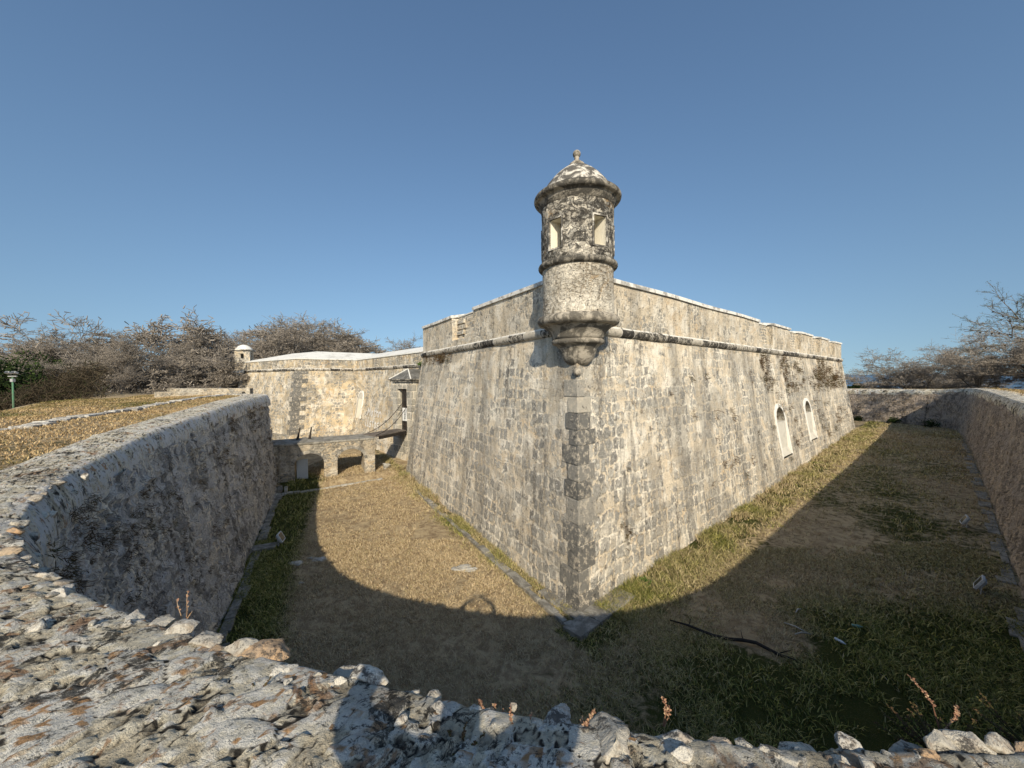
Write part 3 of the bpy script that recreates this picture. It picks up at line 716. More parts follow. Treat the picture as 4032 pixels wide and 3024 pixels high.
# small niche and the white graffiti on the curtain
def cur_pt(t, z, out=0.):
    """t metres from the re-entrant corner towards the gate"""
    d = (K0 - Kc) / np.linalg.norm(K0 - Kc); p = Kc + d * t + outn(Kc, K0) * (CB * (7.4 - z) + out); return Vector((p[0], p[1], z))
nc = MB(); uc, hw, z0, zs = 2.6, .62, 2.6, 4.5
io = [(uc - hw, z0), (uc - hw, zs)] + [(uc - hw * math.cos(math.pi * k / 8), zs + hw * math.sin(math.pi * k / 8)) for k in range(1, 8)] + [(uc + hw, zs), (uc + hw, z0)]
oo = [(uc + (a - uc) * 1.3, b if b < zs else zs + (b - zs) * 1.3) for a, b in io]
for (a, b), (c, d) in zip(zip(io, io[1:]), zip(oo, oo[1:])): nc.poly([cur_pt(*a, .07), cur_pt(*b, .07), cur_pt(*d, .07), cur_pt(*c, .07)]); nc.poly([cur_pt(*c, .07), cur_pt(*d, .07), cur_pt(*d, -.1), cur_pt(*c, -.1)])
bw = own(nc.build('blind_window', M['white']), fort)
nc = MB(); nc.poly([cur_pt(a, b, .035) for a, b in io if b <= zs + .001]); own(nc.build('panel', M['plaster']), bw)
nc = MB(); nc.poly([cur_pt(a, b, .04) for a, b in io if b >= zs - .001]); own(nc.build('head', M['niche']), bw)
gm = MB()
def stroke(pts, w=.07):
    for (a, b), (c, d) in zip(pts, pts[1:]):
        L = math.hypot(c - a, d - b) or 1; nx, ny = -(d - b) / L * w, (c - a) / L * w
        gm.poly([cur_pt(a - nx, b - ny, .06), cur_pt(c - nx, d - ny, .06), cur_pt(c + nx, d + ny, .06), cur_pt(a + nx, b + ny, .06)])
gx = 5.2
for dx, pts in ((0, [(0, 0), (.1, .75), (.35, .25), (.6, .75), (.7, 0)]), (.95, [(0, .1), (.12, .45), (.35, .45), (.45, .1), (.2, 0), (0, .1)]), (1.6, [(.15, .75), (.15, .05), (.35, 0)]), (1.55, [(0, .5), (.5, .5)]),
                (2.2, [(0, .8), (0, 0)]), (2.2, [(0, .35), (.25, .5), (.45, .35), (.45, 0)]), (2.85, [(0, .5), (0, 0)]), (2.85, [(0, .35), (.25, .5), (.5, .3), (.5, 0)])):
    stroke([(gx + dx + a, 3.05 + b) for a, b in pts])
for dx, pts in ((0, [(0, .8), (.05, 0), (.3, 0)]), (.5, [(0, .8), (.05, 0), (.3, .05)]), (1.0, [(.4, .5), (.1, .45), (.05, .3), (.4, .2), (.35, 0), (0, .03)]), (1.65, [(.15, .8), (.15, 0)]), (1.6, [(0, .5), (.4, .5)]),
                (2.2, [(0, .1), (.12, .45), (.4, .4), (.4, .05), (.1, 0), (0, .1)]), (2.8, [(.4, .5), (.1, .45), (.05, .3), (.4, .2), (.35, 0), (0, .03)])):
    stroke([(gx - .1 + dx + a, 2.1 + b) for a, b in pts])
own(gm.build('graffiti', M['paint']), fort)

# gatehouse
A = np.array([.68, .733]); A /= np.linalg.norm(A); tg = np.array([-A[1], A[0]]); Rg = np.array([-7.1, 27.2])
def gp(s_, a, z): p = Rg + tg * s_ + A * a; return Vector((p[0], p[1], z))
gate = empty('gatehouse', tuple(gp(1.3, 0, 0))); gate.parent = fort; gate.matrix_parent_inverse = fort.matrix_basis.inverted()
def owng(o, par=None): o.parent = gate; o.matrix_parent_inverse = (fort.matrix_basis.inverted().inverted() @ gate.matrix_parent_inverse @ gate.matrix_basis).inverted(); return o
def gbox(mb, s0, s1, a0, a1, z0, z1): mb.hexa([gp(s0, a0, z0), gp(s1, a0, z0), gp(s1, a1, z0), gp(s0, a1, z0)], [gp(s0, a0, z1), gp(s1, a0, z1), gp(s1, a1, z1), gp(s0, a1, z1)])
gb = MB(); gbox(gb, 0, .66, 0, 4, -.2, 6.2); gbox(gb, 1.94, 2.6, 0, 4, -.2, 6.2); gbox(gb, .66, 1.94, 0, 4, 5.68, 6.2); gbox(gb, .66, 1.94, -.0, 4, -.2, 2.62)
owng(gb.build('gate_body', M['gate']))
gd = MB(); gbox(gd, .661, 1.40, .14, .22, 2.625, 5.675); owng(gd.build('passage_door', M['darkwood']))
gc_ = MB(); gbox(gc_, -.12, 2.72, -.12, 3, 6.2, 6.31); gbox(gc_, -.2, 2.8, -.2, 3, 6.312, 6.40); owng(gc_.build('eaves', M['moulding']))
gr = MB(); ap = gp(1.3, .55, 7.15); ap2 = gp(1.3, 2.4, 7.15); e0, e1, e2, e3 = gp(-.17, -.17, 6.402), gp(2.77, -.17, 6.402), gp(2.77, 3, 6.402), gp(-.17, 3, 6.402)
gr.poly([e0, e1, ap]); gr.poly([e1, e2, ap2, ap]); gr.poly([e3, e0, ap, ap2]); owng(gr.build('pyramid_roof', M['roofslab']))
gh = MB()
for a, b in ((e0, ap), (e1, ap)): gh.tube([a, b], .045, 6)
owng(gh.build('roof_ridges', M['white']))
bars = MB()
for k in range(5): bars.tube([gp(.70 + k * .17, .10, 2.62), gp(.70 + k * .17, .10, 4.7)], .022, 6)
for z in (3.0, 4.6): bars.tube([gp(.68, .10, z), gp(1.42, .10, z)], .02, 6)
bars.tube([gp(1.42, .10, 2.62), gp(1.42, .10, 5.66)], .04, 6)
owng(bars.build('barred_door', M['iron']))
sg = MB(); gbox(sg, .74, 1.34, .05, .07, 3.35, 4.3); sgn = owng(sg.build('gate_sign', M['sign']))
lt = MB()
for q in range(5):
    z = 3.5 + q * .14; lt.poly([gp(.92, .045, z), gp(1.10, .045, z), gp(1.10, .045, z + .03), gp(.92, .045, z + .03)]); lt.poly([gp(.92, .045, z), gp(.95, .045, z), gp(.95, .045, z + .1), gp(.92, .045, z + .1)])
    lt.poly([gp(1.07, .045, z + (.05 if q % 2 else 0)), gp(1.10, .045, z + (.05 if q % 2 else 0)), gp(1.10, .045, z + .1), gp(.95, .045, z + .1)])
owng(lt.build('lettering', M['ink']))

# small square turret on the far bastion's tip
FT = Ft + (np.array([.25, .1])); fa = math.atan2(-.45, -.9) + .15
ft2 = empty('sentry_turret', (FT[0], FT[1], 6.6)); ft2.parent = fort; ft2.matrix_parent_inverse = fort.matrix_basis.inverted()
def ownf(o): o.parent = ft2; o.matrix_parent_inverse = (fort.matrix_basis @ ft2.matrix_parent_inverse @ ft2.matrix_basis).inverted(); return o
rot = Matrix.Rotation(R(20), 3, 'Z')
def fp(x, y, z): q = rot @ Vector((x, y, 0)); return Vector((FT[0] + q.x, FT[1] + q.y, z))
def fbox(mb, x0, x1, y0, y1, z0, z1, tx=0): mb.hexa([fp(x0, y0, z0), fp(x1, y0, z0), fp(x1, y1, z0), fp(x0, y1, z0)], [fp(x0 - tx, y0 - tx, z1), fp(x1 + tx, y0 - tx, z1), fp(x1 + tx, y1 + tx, z1), fp(x0 - tx, y1 + tx, z1)])
h = .72
m_ = MB()
for (x0, x1, y0, y1, z0, z1) in ((-h, h, -h, h, 7.5, 8.45), (-h, -.15, -h, -h + .2, 8.45, 9.75), (.15, h, -h, -h + .2, 8.45, 9.75), (-.15, .15, -h, -h + .2, 8.45, 8.85), (-.15, .15, -h, -h + .2, 9.4, 9.75), (-h, -h + .2, -h + .2, h, 8.45, 9.75),
                                 (-h + .2, h, h - .2, h, 8.45, 9.75), (h - .2, h, -h + .2, -.3, 8.45, 9.75), (h - .2, h, .35, h - .2, 8.45, 9.75), (h - .2, h, -.3, .35, 9.5, 9.75)): fbox(m_, x0, x1, y0, y1, z0, z1)
ownf(m_.build('turret_body', M['curtain']))
m_ = MB(); fbox(m_, -h - .06, h + .06, -h - .06, h + .06, 8.36, 8.45); ownf(m_.build('band', M['dome'])); m_ = MB(); fbox(m_, -h - .2, h + .2, -h - .2, h + .2, 9.752, 9.85); ownf(m_.build('eaves', M['dome']))
m_ = MB(); fbox(m_, -h - .12, h + .12, -h - .12, h + .12, 7.26, 7.5); fbox(m_, -h + .1, h - .1, -h + .1, h - .1, 7.02, 7.258); fbox(m_, -h + .4, h - .4, -h + .4, h - .4, 6.6, 7.018); ownf(m_.build('corbel', M['coping']))
ownf(lathe('dome', [(.86, 9.852), (.80, 9.95), (.68, 10.12), (.50, 10.27), (.28, 10.38), (.1, 10.42), (.001, 10.42)], M['coping'], FT, 24))

# ------------------------------------------------------------------ counterscarp: the moat's outer wall
CR = np.array([(-60, 53, 5.3), (-40, 39.5, 5.4), (-26, 29.8, 5.5), (-15.2, 22.6, 5.58), (-13.75, 21.55, 5.6), (-13.2, 20.1, 5.58), (-12.0, 16.9, 5.5), (-9.75, 11.7, 5.3), (-8.45, 8.9, 5.2), (-7.55, 7.3, 5.12), (-6.62, 5.75, 5.06), (-5.75, 4.6, 5.03), (-4.95, 3.78, 5),
    (-4.16, 3.16, 5), (-3.34, 2.69, 5), (-2.43, 2.31, 5), (-1.7, 2.04, 5), (-1.17, 1.87, 5), (-.66, 1.73, 5), (-.2, 1.6, 5), (.33, 1.49, 5), (.9, 1.40, 5), (1.82, 1.37, 5), (2.9, 1.45, 5), (4, 1.65, 5), (5.2, 2.05, 5), (6.4, 2.65, 5), (7.7, 3.6, 5),
    (10, 5.6, 5), (16, 11, 5), (24.1, 18.2, 5), (36, 29, 5), (43, 35.6, 4.95), (46.0, 38.6, 4.9), (46.9, 40.3, 4.8), (46.8, 42.4, 4.65), (44.3, 49.5, 4.5), (39.5, 60, 4.5)], float)
def resample(pts, fn):
    seg = np.linalg.norm(np.diff(pts[:, :2], axis=0), axis=1); S = np.r_[0, np.cumsum(seg)]; s_ = [0.]
    while s_[-1] < S[-1]:
        p = np.array([np.interp(s_[-1], S, pts[:, k]) for k in (0, 1)]); s_.append(s_[-1] + fn(p))
    s_[-1] = S[-1]; s_ = np.array(s_)
    return s_, np.stack([np.interp(s_, S, pts[:, k]) for k in range(3)], 1)
def smooth_path(p, it):
    for _ in range(it): p[1:-1] = (p[:-2] + 2 * p[1:-1] + p[2:]) / 4
    return p
def path_normals(p, it=3):
    t = np.gradient(p[:, :2], axis=0); t /= np.linalg.norm(t, axis=1)[:, None]
    for _ in range(it): t[1:-1] = (t[:-2] + 2 * t[1:-1] + t[2:]) / 4
    t /= np.linalg.norm(t, axis=1)[:, None]
    return np.stack([-t[:, 1], t[:, 0]], 1)             # towards the moat
moat = tag(empty('moat_wall', (-1, 1.8, 0)), 'long grey rubble wall holding the outer side of the dry moat, broad rough top', 'wall')
bat_k = lambda p: np.interp(p[:, 0], [-60, -16, -13.7, -12, -9.5, -6, 0, 10, 48], [.5, .5, .5, .85, 1.15, 1.1, .9, .9, .9])
# face
sF, pF = resample(CR, lambda p: np.clip(.016 * np.hypot(p[0], p[1] - 0), .05, .6)); pF = smooth_path(pF, 2); nF = path_normals(pF); bF = bat_k(pF)
vs = np.r_[np.linspace(0, 1, 96)]
zb = -.5; ztop = pF[:, 2] - .34
bot = pF[:, :2] + nF * (bF + .12)[:, None]; top = pF[:, :2] + nF * .16
V = np.zeros((len(pF), len(vs), 3)); V[..., :2] = bot[:, None] * (1 - vs[None, :, None]) + top[:, None] * vs[None, :, None]
V[..., 2] = zb + (ztop[:, None] - zb) * vs[None]
V[..., :2] += nF[:, None, :] * (fbm(V * .7, 4, 11) * .09 + fbm(V * 2.6, 3, 12) * .03)[..., None]
UV = np.stack([np.broadcast_to(sF[:, None], V.shape[:2]), V[..., 2]], -1)
own(mesh_np('wall_face', V, grid_faces(len(pF), len(vs)), M['scarp'], None, UV.reshape(-1, 2), True), moat)
# top: near stretch fine, the rest coarser
def wall_top(i0, i1, fn, sec, name='wall_top'):
    s_, p = resample(CR[i0:i1], fn); p = smooth_path(p, 3); n_ = path_normals(p, 4)
    prof = []
    k = len(sec)
    V = np.zeros((len(p), k, 3)); st = np.zeros((len(p), k, 2))
    wid = np.interp(p[:, 0], [-60, -9, -6, -3, 20, 60], [1.0, .9, .85, 1.35, 1.35, 1.2])
    so_, sz_ = sec[:, 0][None], sec[:, 1][None]
    offs = np.where(so_ < 0, so_ * wid[:, None], so_)
    offs = np.broadcast_to(offs, V.shape[:2])
    V[..., :2] = p[:, None, :2] + n_[:, None] * offs[..., None]; V[..., 2] = p[:, None, 2] + sz_
    return s_, p, n_, V, offs
def profile(step_in, nf):
    f = [(.19, -.60), (.185, -.46), (.175, -.34)] + [(.165 * (1 - t) ** .8, -.28 * (1 - t) ** 1.15) for t in np.linspace(.08, .95, nf)]
    t = [(-x, .03 * math.sin(min(1, x) * 3.1)) for x in np.arange(0, 1.0001, step_in)]
    return np.array(f + t + [(-1.03, -.12), (-1.05, -.45), (-1.05, -.9)])
def facets(P2, sc, seed, tilt):
    """broken-stone relief: every cell is a tilted plane with a random level"""
    p = P2 * sc; f = np.floor(p); b1 = np.full(p.shape[:-1], 9.); b2 = b1.copy(); cid = np.zeros(p.shape[:-1]); hh = cid.copy()
    for dx in (-1, 0, 1):
        for dy in (-1, 0, 1):
            ci, cj = f[..., 0] + dx, f[..., 1] + dy; z = np.zeros_like(ci)
            ex = ci + _hash(ci, cj, z, seed + 1) - p[..., 0]; ey = cj + _hash(ci, cj, z, seed + 2) - p[..., 1]
            d = np.maximum(np.hypot(ex, ey), np.abs(ex) + np.abs(ey) * .35); r = _hash(ci, cj, z, seed + 3)
            h = r + ((_hash(ci, cj, z, seed + 4) - .5) * ex + (_hash(ci, cj, z, seed + 5) - .5) * ey) * tilt
            n = d < b1; b2 = np.where(n, b1, np.minimum(b2, d)); cid = np.where(n, r, cid); hh = np.where(n, h, hh); b1 = np.where(n, d, b1)
    return hh, np.clip((b2 - b1) * 5, 0, 1), cid
def relief(V, p, near):
    q = V.reshape(-1, 3); P2 = q[:, :2]
    w2 = P2 + np.stack([fbm(q * 3., 3, 5), fbm(q * 3. + 9, 3, 6)], 1) * .07
    w3 = P2 + np.stack([fbm(q * 9., 3, 15), fbm(q * 9. + 9, 3, 16)], 1) * .03
    A_, ga, ca = facets(w2, 5.2, 4, 1.5); B_, gb, cb = facets(w3, 15., 9, 1.8); C_, gc, cc = facets(w3, 36., 12, 1.8)
    ex = sst(fbm(q * 1.1, 3, 61) + (ca - .5) * .9, .04, .22)           # where big stones show through the mortar
    k_ = .82 if near else .55
    h = ex * (A_ * .024 + ga * .012) + (1 - ex) * (B_ * .024 + gb * .010) + (1 - .6 * ex) * (C_ * .012 + gc * .005) + fbm(q * 1.5, 3, 21) * .025 + fbm(q * 14, 4, 22) * .010 + np.abs(fbm(q * 40, 2, 23)) * .006
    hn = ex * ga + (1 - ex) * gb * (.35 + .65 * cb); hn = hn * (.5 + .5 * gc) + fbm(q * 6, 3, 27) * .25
    cid = np.clip(ex * (.35 + .6 * ca) + (1 - ex) * (.15 + .85 * cb) + (cc - .5) * .35, 0, 1)
    return (h * k_).reshape(V.shape[:2]), cid.reshape(V.shape[:2]), np.clip(hn, 0, 1).reshape(V.shape[:2])
def build_top(i0, i1, fn, step, nf, cap=True):
    sec = profile(step, nf); s_, p, n_, V, offs = wall_top(i0, i1, fn, sec)
    h, cid, hn = relief(V, p, i0 == 8); h = h * np.clip(.35 + (-offs + .02) * 4, .3, 1)
    du = np.gradient(V, axis=0); dv = np.gradient(V, axis=1); nn = np.cross(dv, du); nn /= np.linalg.norm(nn, axis=-1)[..., None] + 1e-9
    nn *= np.sign(nn[..., 2:3] + .2 + 1e-6)
    V = V + nn * h[..., None]
    F = grid_faces(V.shape[0], V.shape[1])[:, ::-1]
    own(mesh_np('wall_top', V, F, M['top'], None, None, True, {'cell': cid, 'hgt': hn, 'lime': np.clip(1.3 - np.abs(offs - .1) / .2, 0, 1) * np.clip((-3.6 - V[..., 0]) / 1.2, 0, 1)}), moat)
build_top(8, 26, lambda p: np.clip(.0065 * np.hypot(p[0], p[1]), .011, .06), .0125, 12)
build_top(2, 9, lambda p: .06, .03, 12)
build_top(25, 32, lambda p: np.clip(.012 * np.hypot(p[0], p[1]), .06, .3), .06, 6)
build_top(31, 38, lambda p: .3, .12, 5)

# loose stones set along the edge and on the top
def ico(sub):
    bm = bmesh.new(); bmesh.ops.create_icosphere(bm, subdivisions=sub, radius=1); v = np.array([x.co for x in bm.verts]); f = np.array([[q.index for q in x.verts] for x in bm.faces]); bm.free(); return v, f
ICO = {k: ico(k) for k in (2, 3, 4)}
def rock(sub, size, seed, angular=.35):
    v, f = ICO[sub]; v = v.copy()
    r_ = np.random.default_rng(seed)
    for _ in range(13):                                  # chip flat faces
        n_ = r_.normal(size=3); n_ /= np.linalg.norm(n_); d = r_.uniform(.42, .8)
        q = v @ n_; v -= np.clip(q - d, 0, None)[:, None] * n_
    v = v * (1.2 + fbm(v * 1.7 + seed, 3, 3) * .16 + fbm(v * 5 + seed, 3, 4) * .12)[:, None]
    return v * np.array(size), f
def rotz(v, a): c, s_ = math.cos(a), math.sin(a); return np.stack([v[:, 0] * c - v[:, 1] * s_, v[:, 0] * s_ + v[:, 1] * c, v[:, 2]], 1)
class Rocks:
    def __init__(s): s.v = []; s.f = []; s.c = []; s.n = 0
    def add(s, v, f, c): s.v.append(v); s.f.append(f + s.n); s.c.append(np.full(len(v), c)); s.n += len(v)
    def build(s, name, mat, parent=None): 
        o = mesh_np(name, np.concatenate(s.v), np.concatenate(s.f), mat, None, None, True, {'cell': np.concatenate(s.c)})
        return own(o, parent) if parent else o
rk = Rocks(); sE, pE = resample(CR[10:29], lambda p: .05); pE = smooth_path(pE, 3); nE = path_normals(pE, 4)
s_ = 0.3; q = 0
while s_ < sE[-1] - .2:
    i = np.searchsorted(sE, s_); p = pE[i]; n_ = nE[i]
    left = p[0] < -2.2
    L = rng.choice([rng.uniform(.05, .1), rng.uniform(.1, .17), rng.uniform(.17, .24)], p=[.35, .6, .05]) * (.78 if p[0] > -.6 else 1.); D = L * rng.uniform(.6, 1.05); Hh = min(.11, L * rng.uniform(.35, .65))
    if left and rng.random() < .35: s_ += L; q += 1; continue
    v, f = rock(4 if abs(p[0]) < 3 else 3, (L * .56, D * .6, Hh * .62), 100 + q)
    v = rotz(v, math.atan2(-n_[0], n_[1]) + rng.uniform(-.5, .5))
    o_ = rng.uniform(-.06, .06)
    v = v + np.array([p[0] + n_[0] * o_, p[1] + n_[1] * o_, p[2] - .005 + Hh * rng.uniform(-.1, .12)])
    rk.add(v, f, rng.random()); s_ += L * rng.uniform(.8, 1.05); q += 1
for q in range(130):
    i = rng.integers(0, len(pE)); p = pE[i]; n_ = nE[i]
    if p[0] > 4: continue
    L = rng.choice([rng.uniform(.02, .06), rng.uniform(.06, .11)], p=[.75, .25]); o_ = -rng.uniform(.08, .95)
    v, f = rock(3, (L * .6, L * .45, L * .24), 900 + q); v = rotz(v, rng.uniform(0, 6))
    v = v + np.array([p[0] + n_[0] * o_, p[1] + n_[1] * o_, p[2] + .05 + L * .0]); rk.add(v, f, rng.random())
for q in range(150):   # second row below the lip
    i = rng.integers(0, len(pE)); p = pE[i]; n_ = nE[i]; L = rng.uniform(.08, .2)
    v, f = rock(3, (L * .6, L * .4, L * .42), 2900 + q); v = rotz(v, math.atan2(-n_[0], n_[1]))
    v = v + np.array([p[0] + n_[0] * .12, p[1] + n_[1] * .12, p[2] - rng.uniform(.12, .4)]); rk.add(v, f, rng.random() * .6)
rk.build('edge_stones', M['edge'], moat)

# ------------------------------------------------------------------ ground: one sheet, sunk inside the moat
crd = resample(CR, lambda p: .35)[1]; crn = path_normals(crd, 3)
out_poly = np.concatenate([CR[:, :2], np.array([(0, 100), (-60, 100)], float)])
def inside(px, py):
    c = np.zeros(px.shape, bool); n = len(out_poly)
    for i in range(n):
        x0, y0 = out_poly[i]; x1, y1 = out_poly[(i + 1) % n]
        if y0 == y1: continue
        m = ((y0 > py) != (y1 > py)) & (px < (x1 - x0) * (py - y0) / (y1 - y0) + x0); c ^= m
    return c
def sdist(px, py):
    """distance from the moat wall's crest (positive inside the moat) and the crest level there"""
    sh = px.shape; q = np.stack([px.ravel(), py.ravel()], 1); D = np.empty(len(q)); Z = np.empty(len(q))
    for a in range(0, len(q), 4000):
        d = ((q[a:a + 4000, None] - crd[None, :, :2]) ** 2).sum(-1); k = d.argmin(1); D[a:a + 4000] = np.sqrt(d.min(1)); Z[a:a + 4000] = crd[k, 2]
    D = np.where(inside(q[:, 0], q[:, 1]), D, -D)
    return D.reshape(sh), Z.reshape(sh)
def outer_z(px, py, o, zc):
    w_ = sst(px, -5.5, -2.8) * (1 - sst(px, 6, 10)) * (py < 6)
    h = zc - .05 - .62 * w_
    p3 = np.stack([px, py, px * 0], -1)
    h = h + fbm(p3 * .35, 3, 31) * .06 + fbm(p3 * 1.5, 2, 32) * .02
    plat = np.where(px < 0, 6.3, 5.) + fbm(p3 * .2, 2, 33) * 1.
    far = np.where(px < 5, .6, -2.)
    plat = np.where((px < -14) & (py > 20), 3.2 + fbm(p3 * .2, 2, 33), plat)
    dr = np.clip(o - plat, 0, None); fall = np.where(px < 5, .36, .3)
    h2 = h - dr * fall * np.clip(dr / 3, .35, 1)
    h2 = np.maximum(h2, far + np.clip(4 - dr * .04, 0, None) * 0)
    r_ = np.hypot(px, py)
    h2 = np.where(dr > 0, h2 - np.clip((r_ - 140) / 200, 0, 1) * 24, h2)
    return h2
def ground_z(px, py):
    px = np.asarray(px, float); py = np.asarray(py, float)
    D, Zc = sdist(px, py)
    p3 = np.stack([px, py, px * 0], -1)
    fl = floor_z(px, py) + fbm(p3 * .6, 3, 41) * .05 + fbm(p3 * 2.2, 2, 42) * .015
    o = outer_z(px, py, -D, Zc)
    k = sst(-D, .42, .78)
    return fl * (1 - k) + o * k, D
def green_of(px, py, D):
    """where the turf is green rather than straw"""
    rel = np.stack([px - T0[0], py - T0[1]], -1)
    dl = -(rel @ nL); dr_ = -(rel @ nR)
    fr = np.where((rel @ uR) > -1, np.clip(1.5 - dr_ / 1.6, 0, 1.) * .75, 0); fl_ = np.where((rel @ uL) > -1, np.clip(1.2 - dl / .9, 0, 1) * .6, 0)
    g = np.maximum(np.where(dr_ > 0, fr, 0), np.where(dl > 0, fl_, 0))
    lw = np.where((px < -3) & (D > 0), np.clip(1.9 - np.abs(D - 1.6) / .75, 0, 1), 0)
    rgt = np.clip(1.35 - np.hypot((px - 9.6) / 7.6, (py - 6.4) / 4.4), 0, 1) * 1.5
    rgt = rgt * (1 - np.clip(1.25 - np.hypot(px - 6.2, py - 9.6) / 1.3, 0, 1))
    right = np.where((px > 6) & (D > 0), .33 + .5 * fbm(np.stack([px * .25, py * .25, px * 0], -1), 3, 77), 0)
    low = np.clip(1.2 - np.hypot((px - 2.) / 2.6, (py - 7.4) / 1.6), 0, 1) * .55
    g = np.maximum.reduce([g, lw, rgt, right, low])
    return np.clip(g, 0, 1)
def axis(dense0, dense1, step, far):
    a = list(np.arange(dense0, dense1 + 1e-6, step)); st = step; lo = [dense0]; hi = [a[-1]]
    while hi[-1] < far: st *= 1.16; hi.append(hi[-1] + st)
    st = step
    while lo[-1] > -far: st *= 1.16; lo.append(lo[-1] - st)
    return np.array(lo[:0:-1] + a + hi[1:])
gx_, gy_ = axis(-20, 48, .22, 900), axis(-3, 52, .22, 900)
GX, GY = np.meshgrid(gx_, gy_, indexing='ij'); GZ, GD = ground_z(GX, GY)
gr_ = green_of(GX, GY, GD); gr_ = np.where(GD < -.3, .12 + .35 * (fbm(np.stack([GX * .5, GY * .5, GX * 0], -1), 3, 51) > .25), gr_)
ground = mesh_np('ground', np.stack([GX, GY, GZ], -1), grid_faces(len(gx_), len(gy_)), M['turf'], None, None, True, {'green': gr_})
tag(ground, kind='structure')
sea = MB(); sea.poly([(-3e4, -3e4, -15), (3e4, -3e4, -15), (3e4, 4e4, -15), (-3e4, 4e4, -15)]); tag(sea.build('sea', M['sea']), kind='structure')

# ------------------------------------------------------------------ grass
def in_fort(px, py, m=0.):
    rel = np.stack([px - T0[0], py - T0[1]], -1); return ((rel @ nL) > -m) & ((rel @ nR) > -m)
def blades(name, px, py, h, w, lean, mat, green, seed, zoff=-.01):
    r_ = np.random.default_rng(seed); n = len(px); z, _ = ground_z(px, py); z = z + zoff
    a = r_.uniform(0, 2 * math.pi, n); la = r_.uniform(0, 2 * math.pi, n); ll = lean * h * r_.uniform(.3, 1.2, n)
    dx, dy = np.cos(a) * w, np.sin(a) * w; B = np.stack([px, py, z], 1)
    W = np.stack([dx, dy, dx * 0], 1); mid = B + np.stack([np.cos(la) * ll * .35, np.sin(la) * ll * .35, h * .6], 1); tipp = B + np.stack([np.cos(la) * ll, np.sin(la) * ll, h * r_.uniform(.75, 1., n)], 1)
    V = np.stack([B - W, B + W, mid - W * .7, mid + W * .7, tipp], 1).reshape(-1, 3)
    k = np.arange(n)[:, None] * 5
    F = np.concatenate([k + [0, 1, 3], k + [0, 3, 2], k + [2, 3, 4]], 0)
    rn = np.repeat(r_.random(n), 5); gg = np.repeat(np.clip(green + r_.normal(0, .22, n), 0, 1), 5)
    return mesh_np(name, V, F, mat, None, None, False, {'rnd': rn, 'green': gg})
def scatter(x0, x1, y0, y1, n, seed):
    r_ = np.random.default_rng(seed); return r_.uniform(x0, x1, n), r_.uniform(y0, y1, n)
def clump(px, py, sc, seed): return fbm(np.stack([px * sc, py * sc, px * 0 + seed], -1), 4, seed)
# short turf in the moat
bx, by = [], []
for (x0, x1, y0, y1, n) in ((-10, 4, 4, 15, 190000), (-14, -4, 12, 30, 70000), (3, 16, 3, 14, 230000), (10, 48, 8, 48, 150000)):
    a, b = scatter(x0, x1, y0, y1, n, int(n + x0)); bx.append(a); by.append(b)
bx = np.concatenate(bx); by = np.concatenate(by); D, _ = sdist(bx, by)
k = (D > 1.0) & ~in_fort(bx, by, -.05) & (rng.random(len(bx)) < .68 + 1.2 * clump(bx, by, 1.1, 3)); bx, by, D = bx[k], by[k], D[k]
g = green_of(bx, by, D); sz = np.hypot(bx, by)
tag(blades('moat_grass', bx, by, (.045 + .055 * rng.random(len(bx)) + .07 * g * rng.random(len(bx))) * (1 + np.clip((sz - 14) / 30, 0, 1)), .0035 + .0004 * sz + .003 * g, 1.5, M['blade'], g, 61),
    'short dry and green grass covering the moat floor', 'grass', kind='stuff')
# tall grass along the foot of the fort
def strip(n, u0, u1, u, nn, dmax, seed, pw=2.):
    r_ = np.random.default_rng(seed); a = r_.uniform(0, 1, n) ** pw * (u1 - u0) + u0; d = np.abs(r_.normal(0, dmax * .5, n)) + .02
    p = T0 + a[:, None] * u - nn * d[:, None]; return p[:, 0], p[:, 1], d
a, b, d = strip(60000, .6, 47, uR, nR, 1.5, 71, 1.5); a2, b2, d2 = strip(22000, .3, 17.5, uL, nL, .85, 72, 1.)
ta, tb = np.r_[a, a2], np.r_[b, b2]; td = np.r_[d / 1.5, d2 / .85]
cl = clump(ta, tb, .9, 9); kp = rng.random(len(ta)) < .45 + 1.1 * cl; ta, tb, td, cl = ta[kp], tb[kp], td[kp], cl[kp]
ds = np.hypot(ta, tb)
hh = np.clip(.34 - .16 * td, .07, .4) * rng.uniform(.45, 1.1, len(ta)) * np.where(ta < 1.5, .7 + .5 * sst(tb, 14, 24), 1) * np.clip(.55 + np.abs(ta - 1.75) / 5, .4, 1)
tag(blades('tall_grass', ta, tb, hh, .003 + .0005 * ds, 1.2, M['blade'], np.clip(.78 + .9 * cl - .3 * rng.random(len(ta)) - np.clip((ds - 12) / 60, 0, .25), 0, 1), 62), 'taller yellow and green grass along the foot of the fort walls', 'grass', kind='stuff')
# dry grass of the covered way
a, b = scatter(-24, -4, 3, 26, 120000, 81); D, Z = sdist(a, b); k = (D < -.82) & (D > -9); a, b, D = a[k], b[k], D[k]
tag(blades('bank_grass', a, b, .03 + .05 * rng.random(len(a)), .006 + .0004 * np.hypot(a, b), 1.2, M['blade_far'], np.clip(.15 + clump(a, b, .5, 5) * 1.3, 0, 1), 63), 'dry straw coloured grass on the bank behind the moat wall', 'grass', kind='stuff')
a, b = scatter(14, 50, 6, 50, 60000, 82); D, Z = sdist(a, b); k = (D < -.7) & (D > -2.2); a, b = a[k], b[k]
tag(blades('bank_grass', a, b, .08 + .16 * rng.random(len(a)), .02, 1.2, M['blade_far'], np.clip(.1 + clump(a, b, .5, 5), 0, 1), 64), 'dry grass fringing the top of the right moat wall', 'grass', kind='stuff')

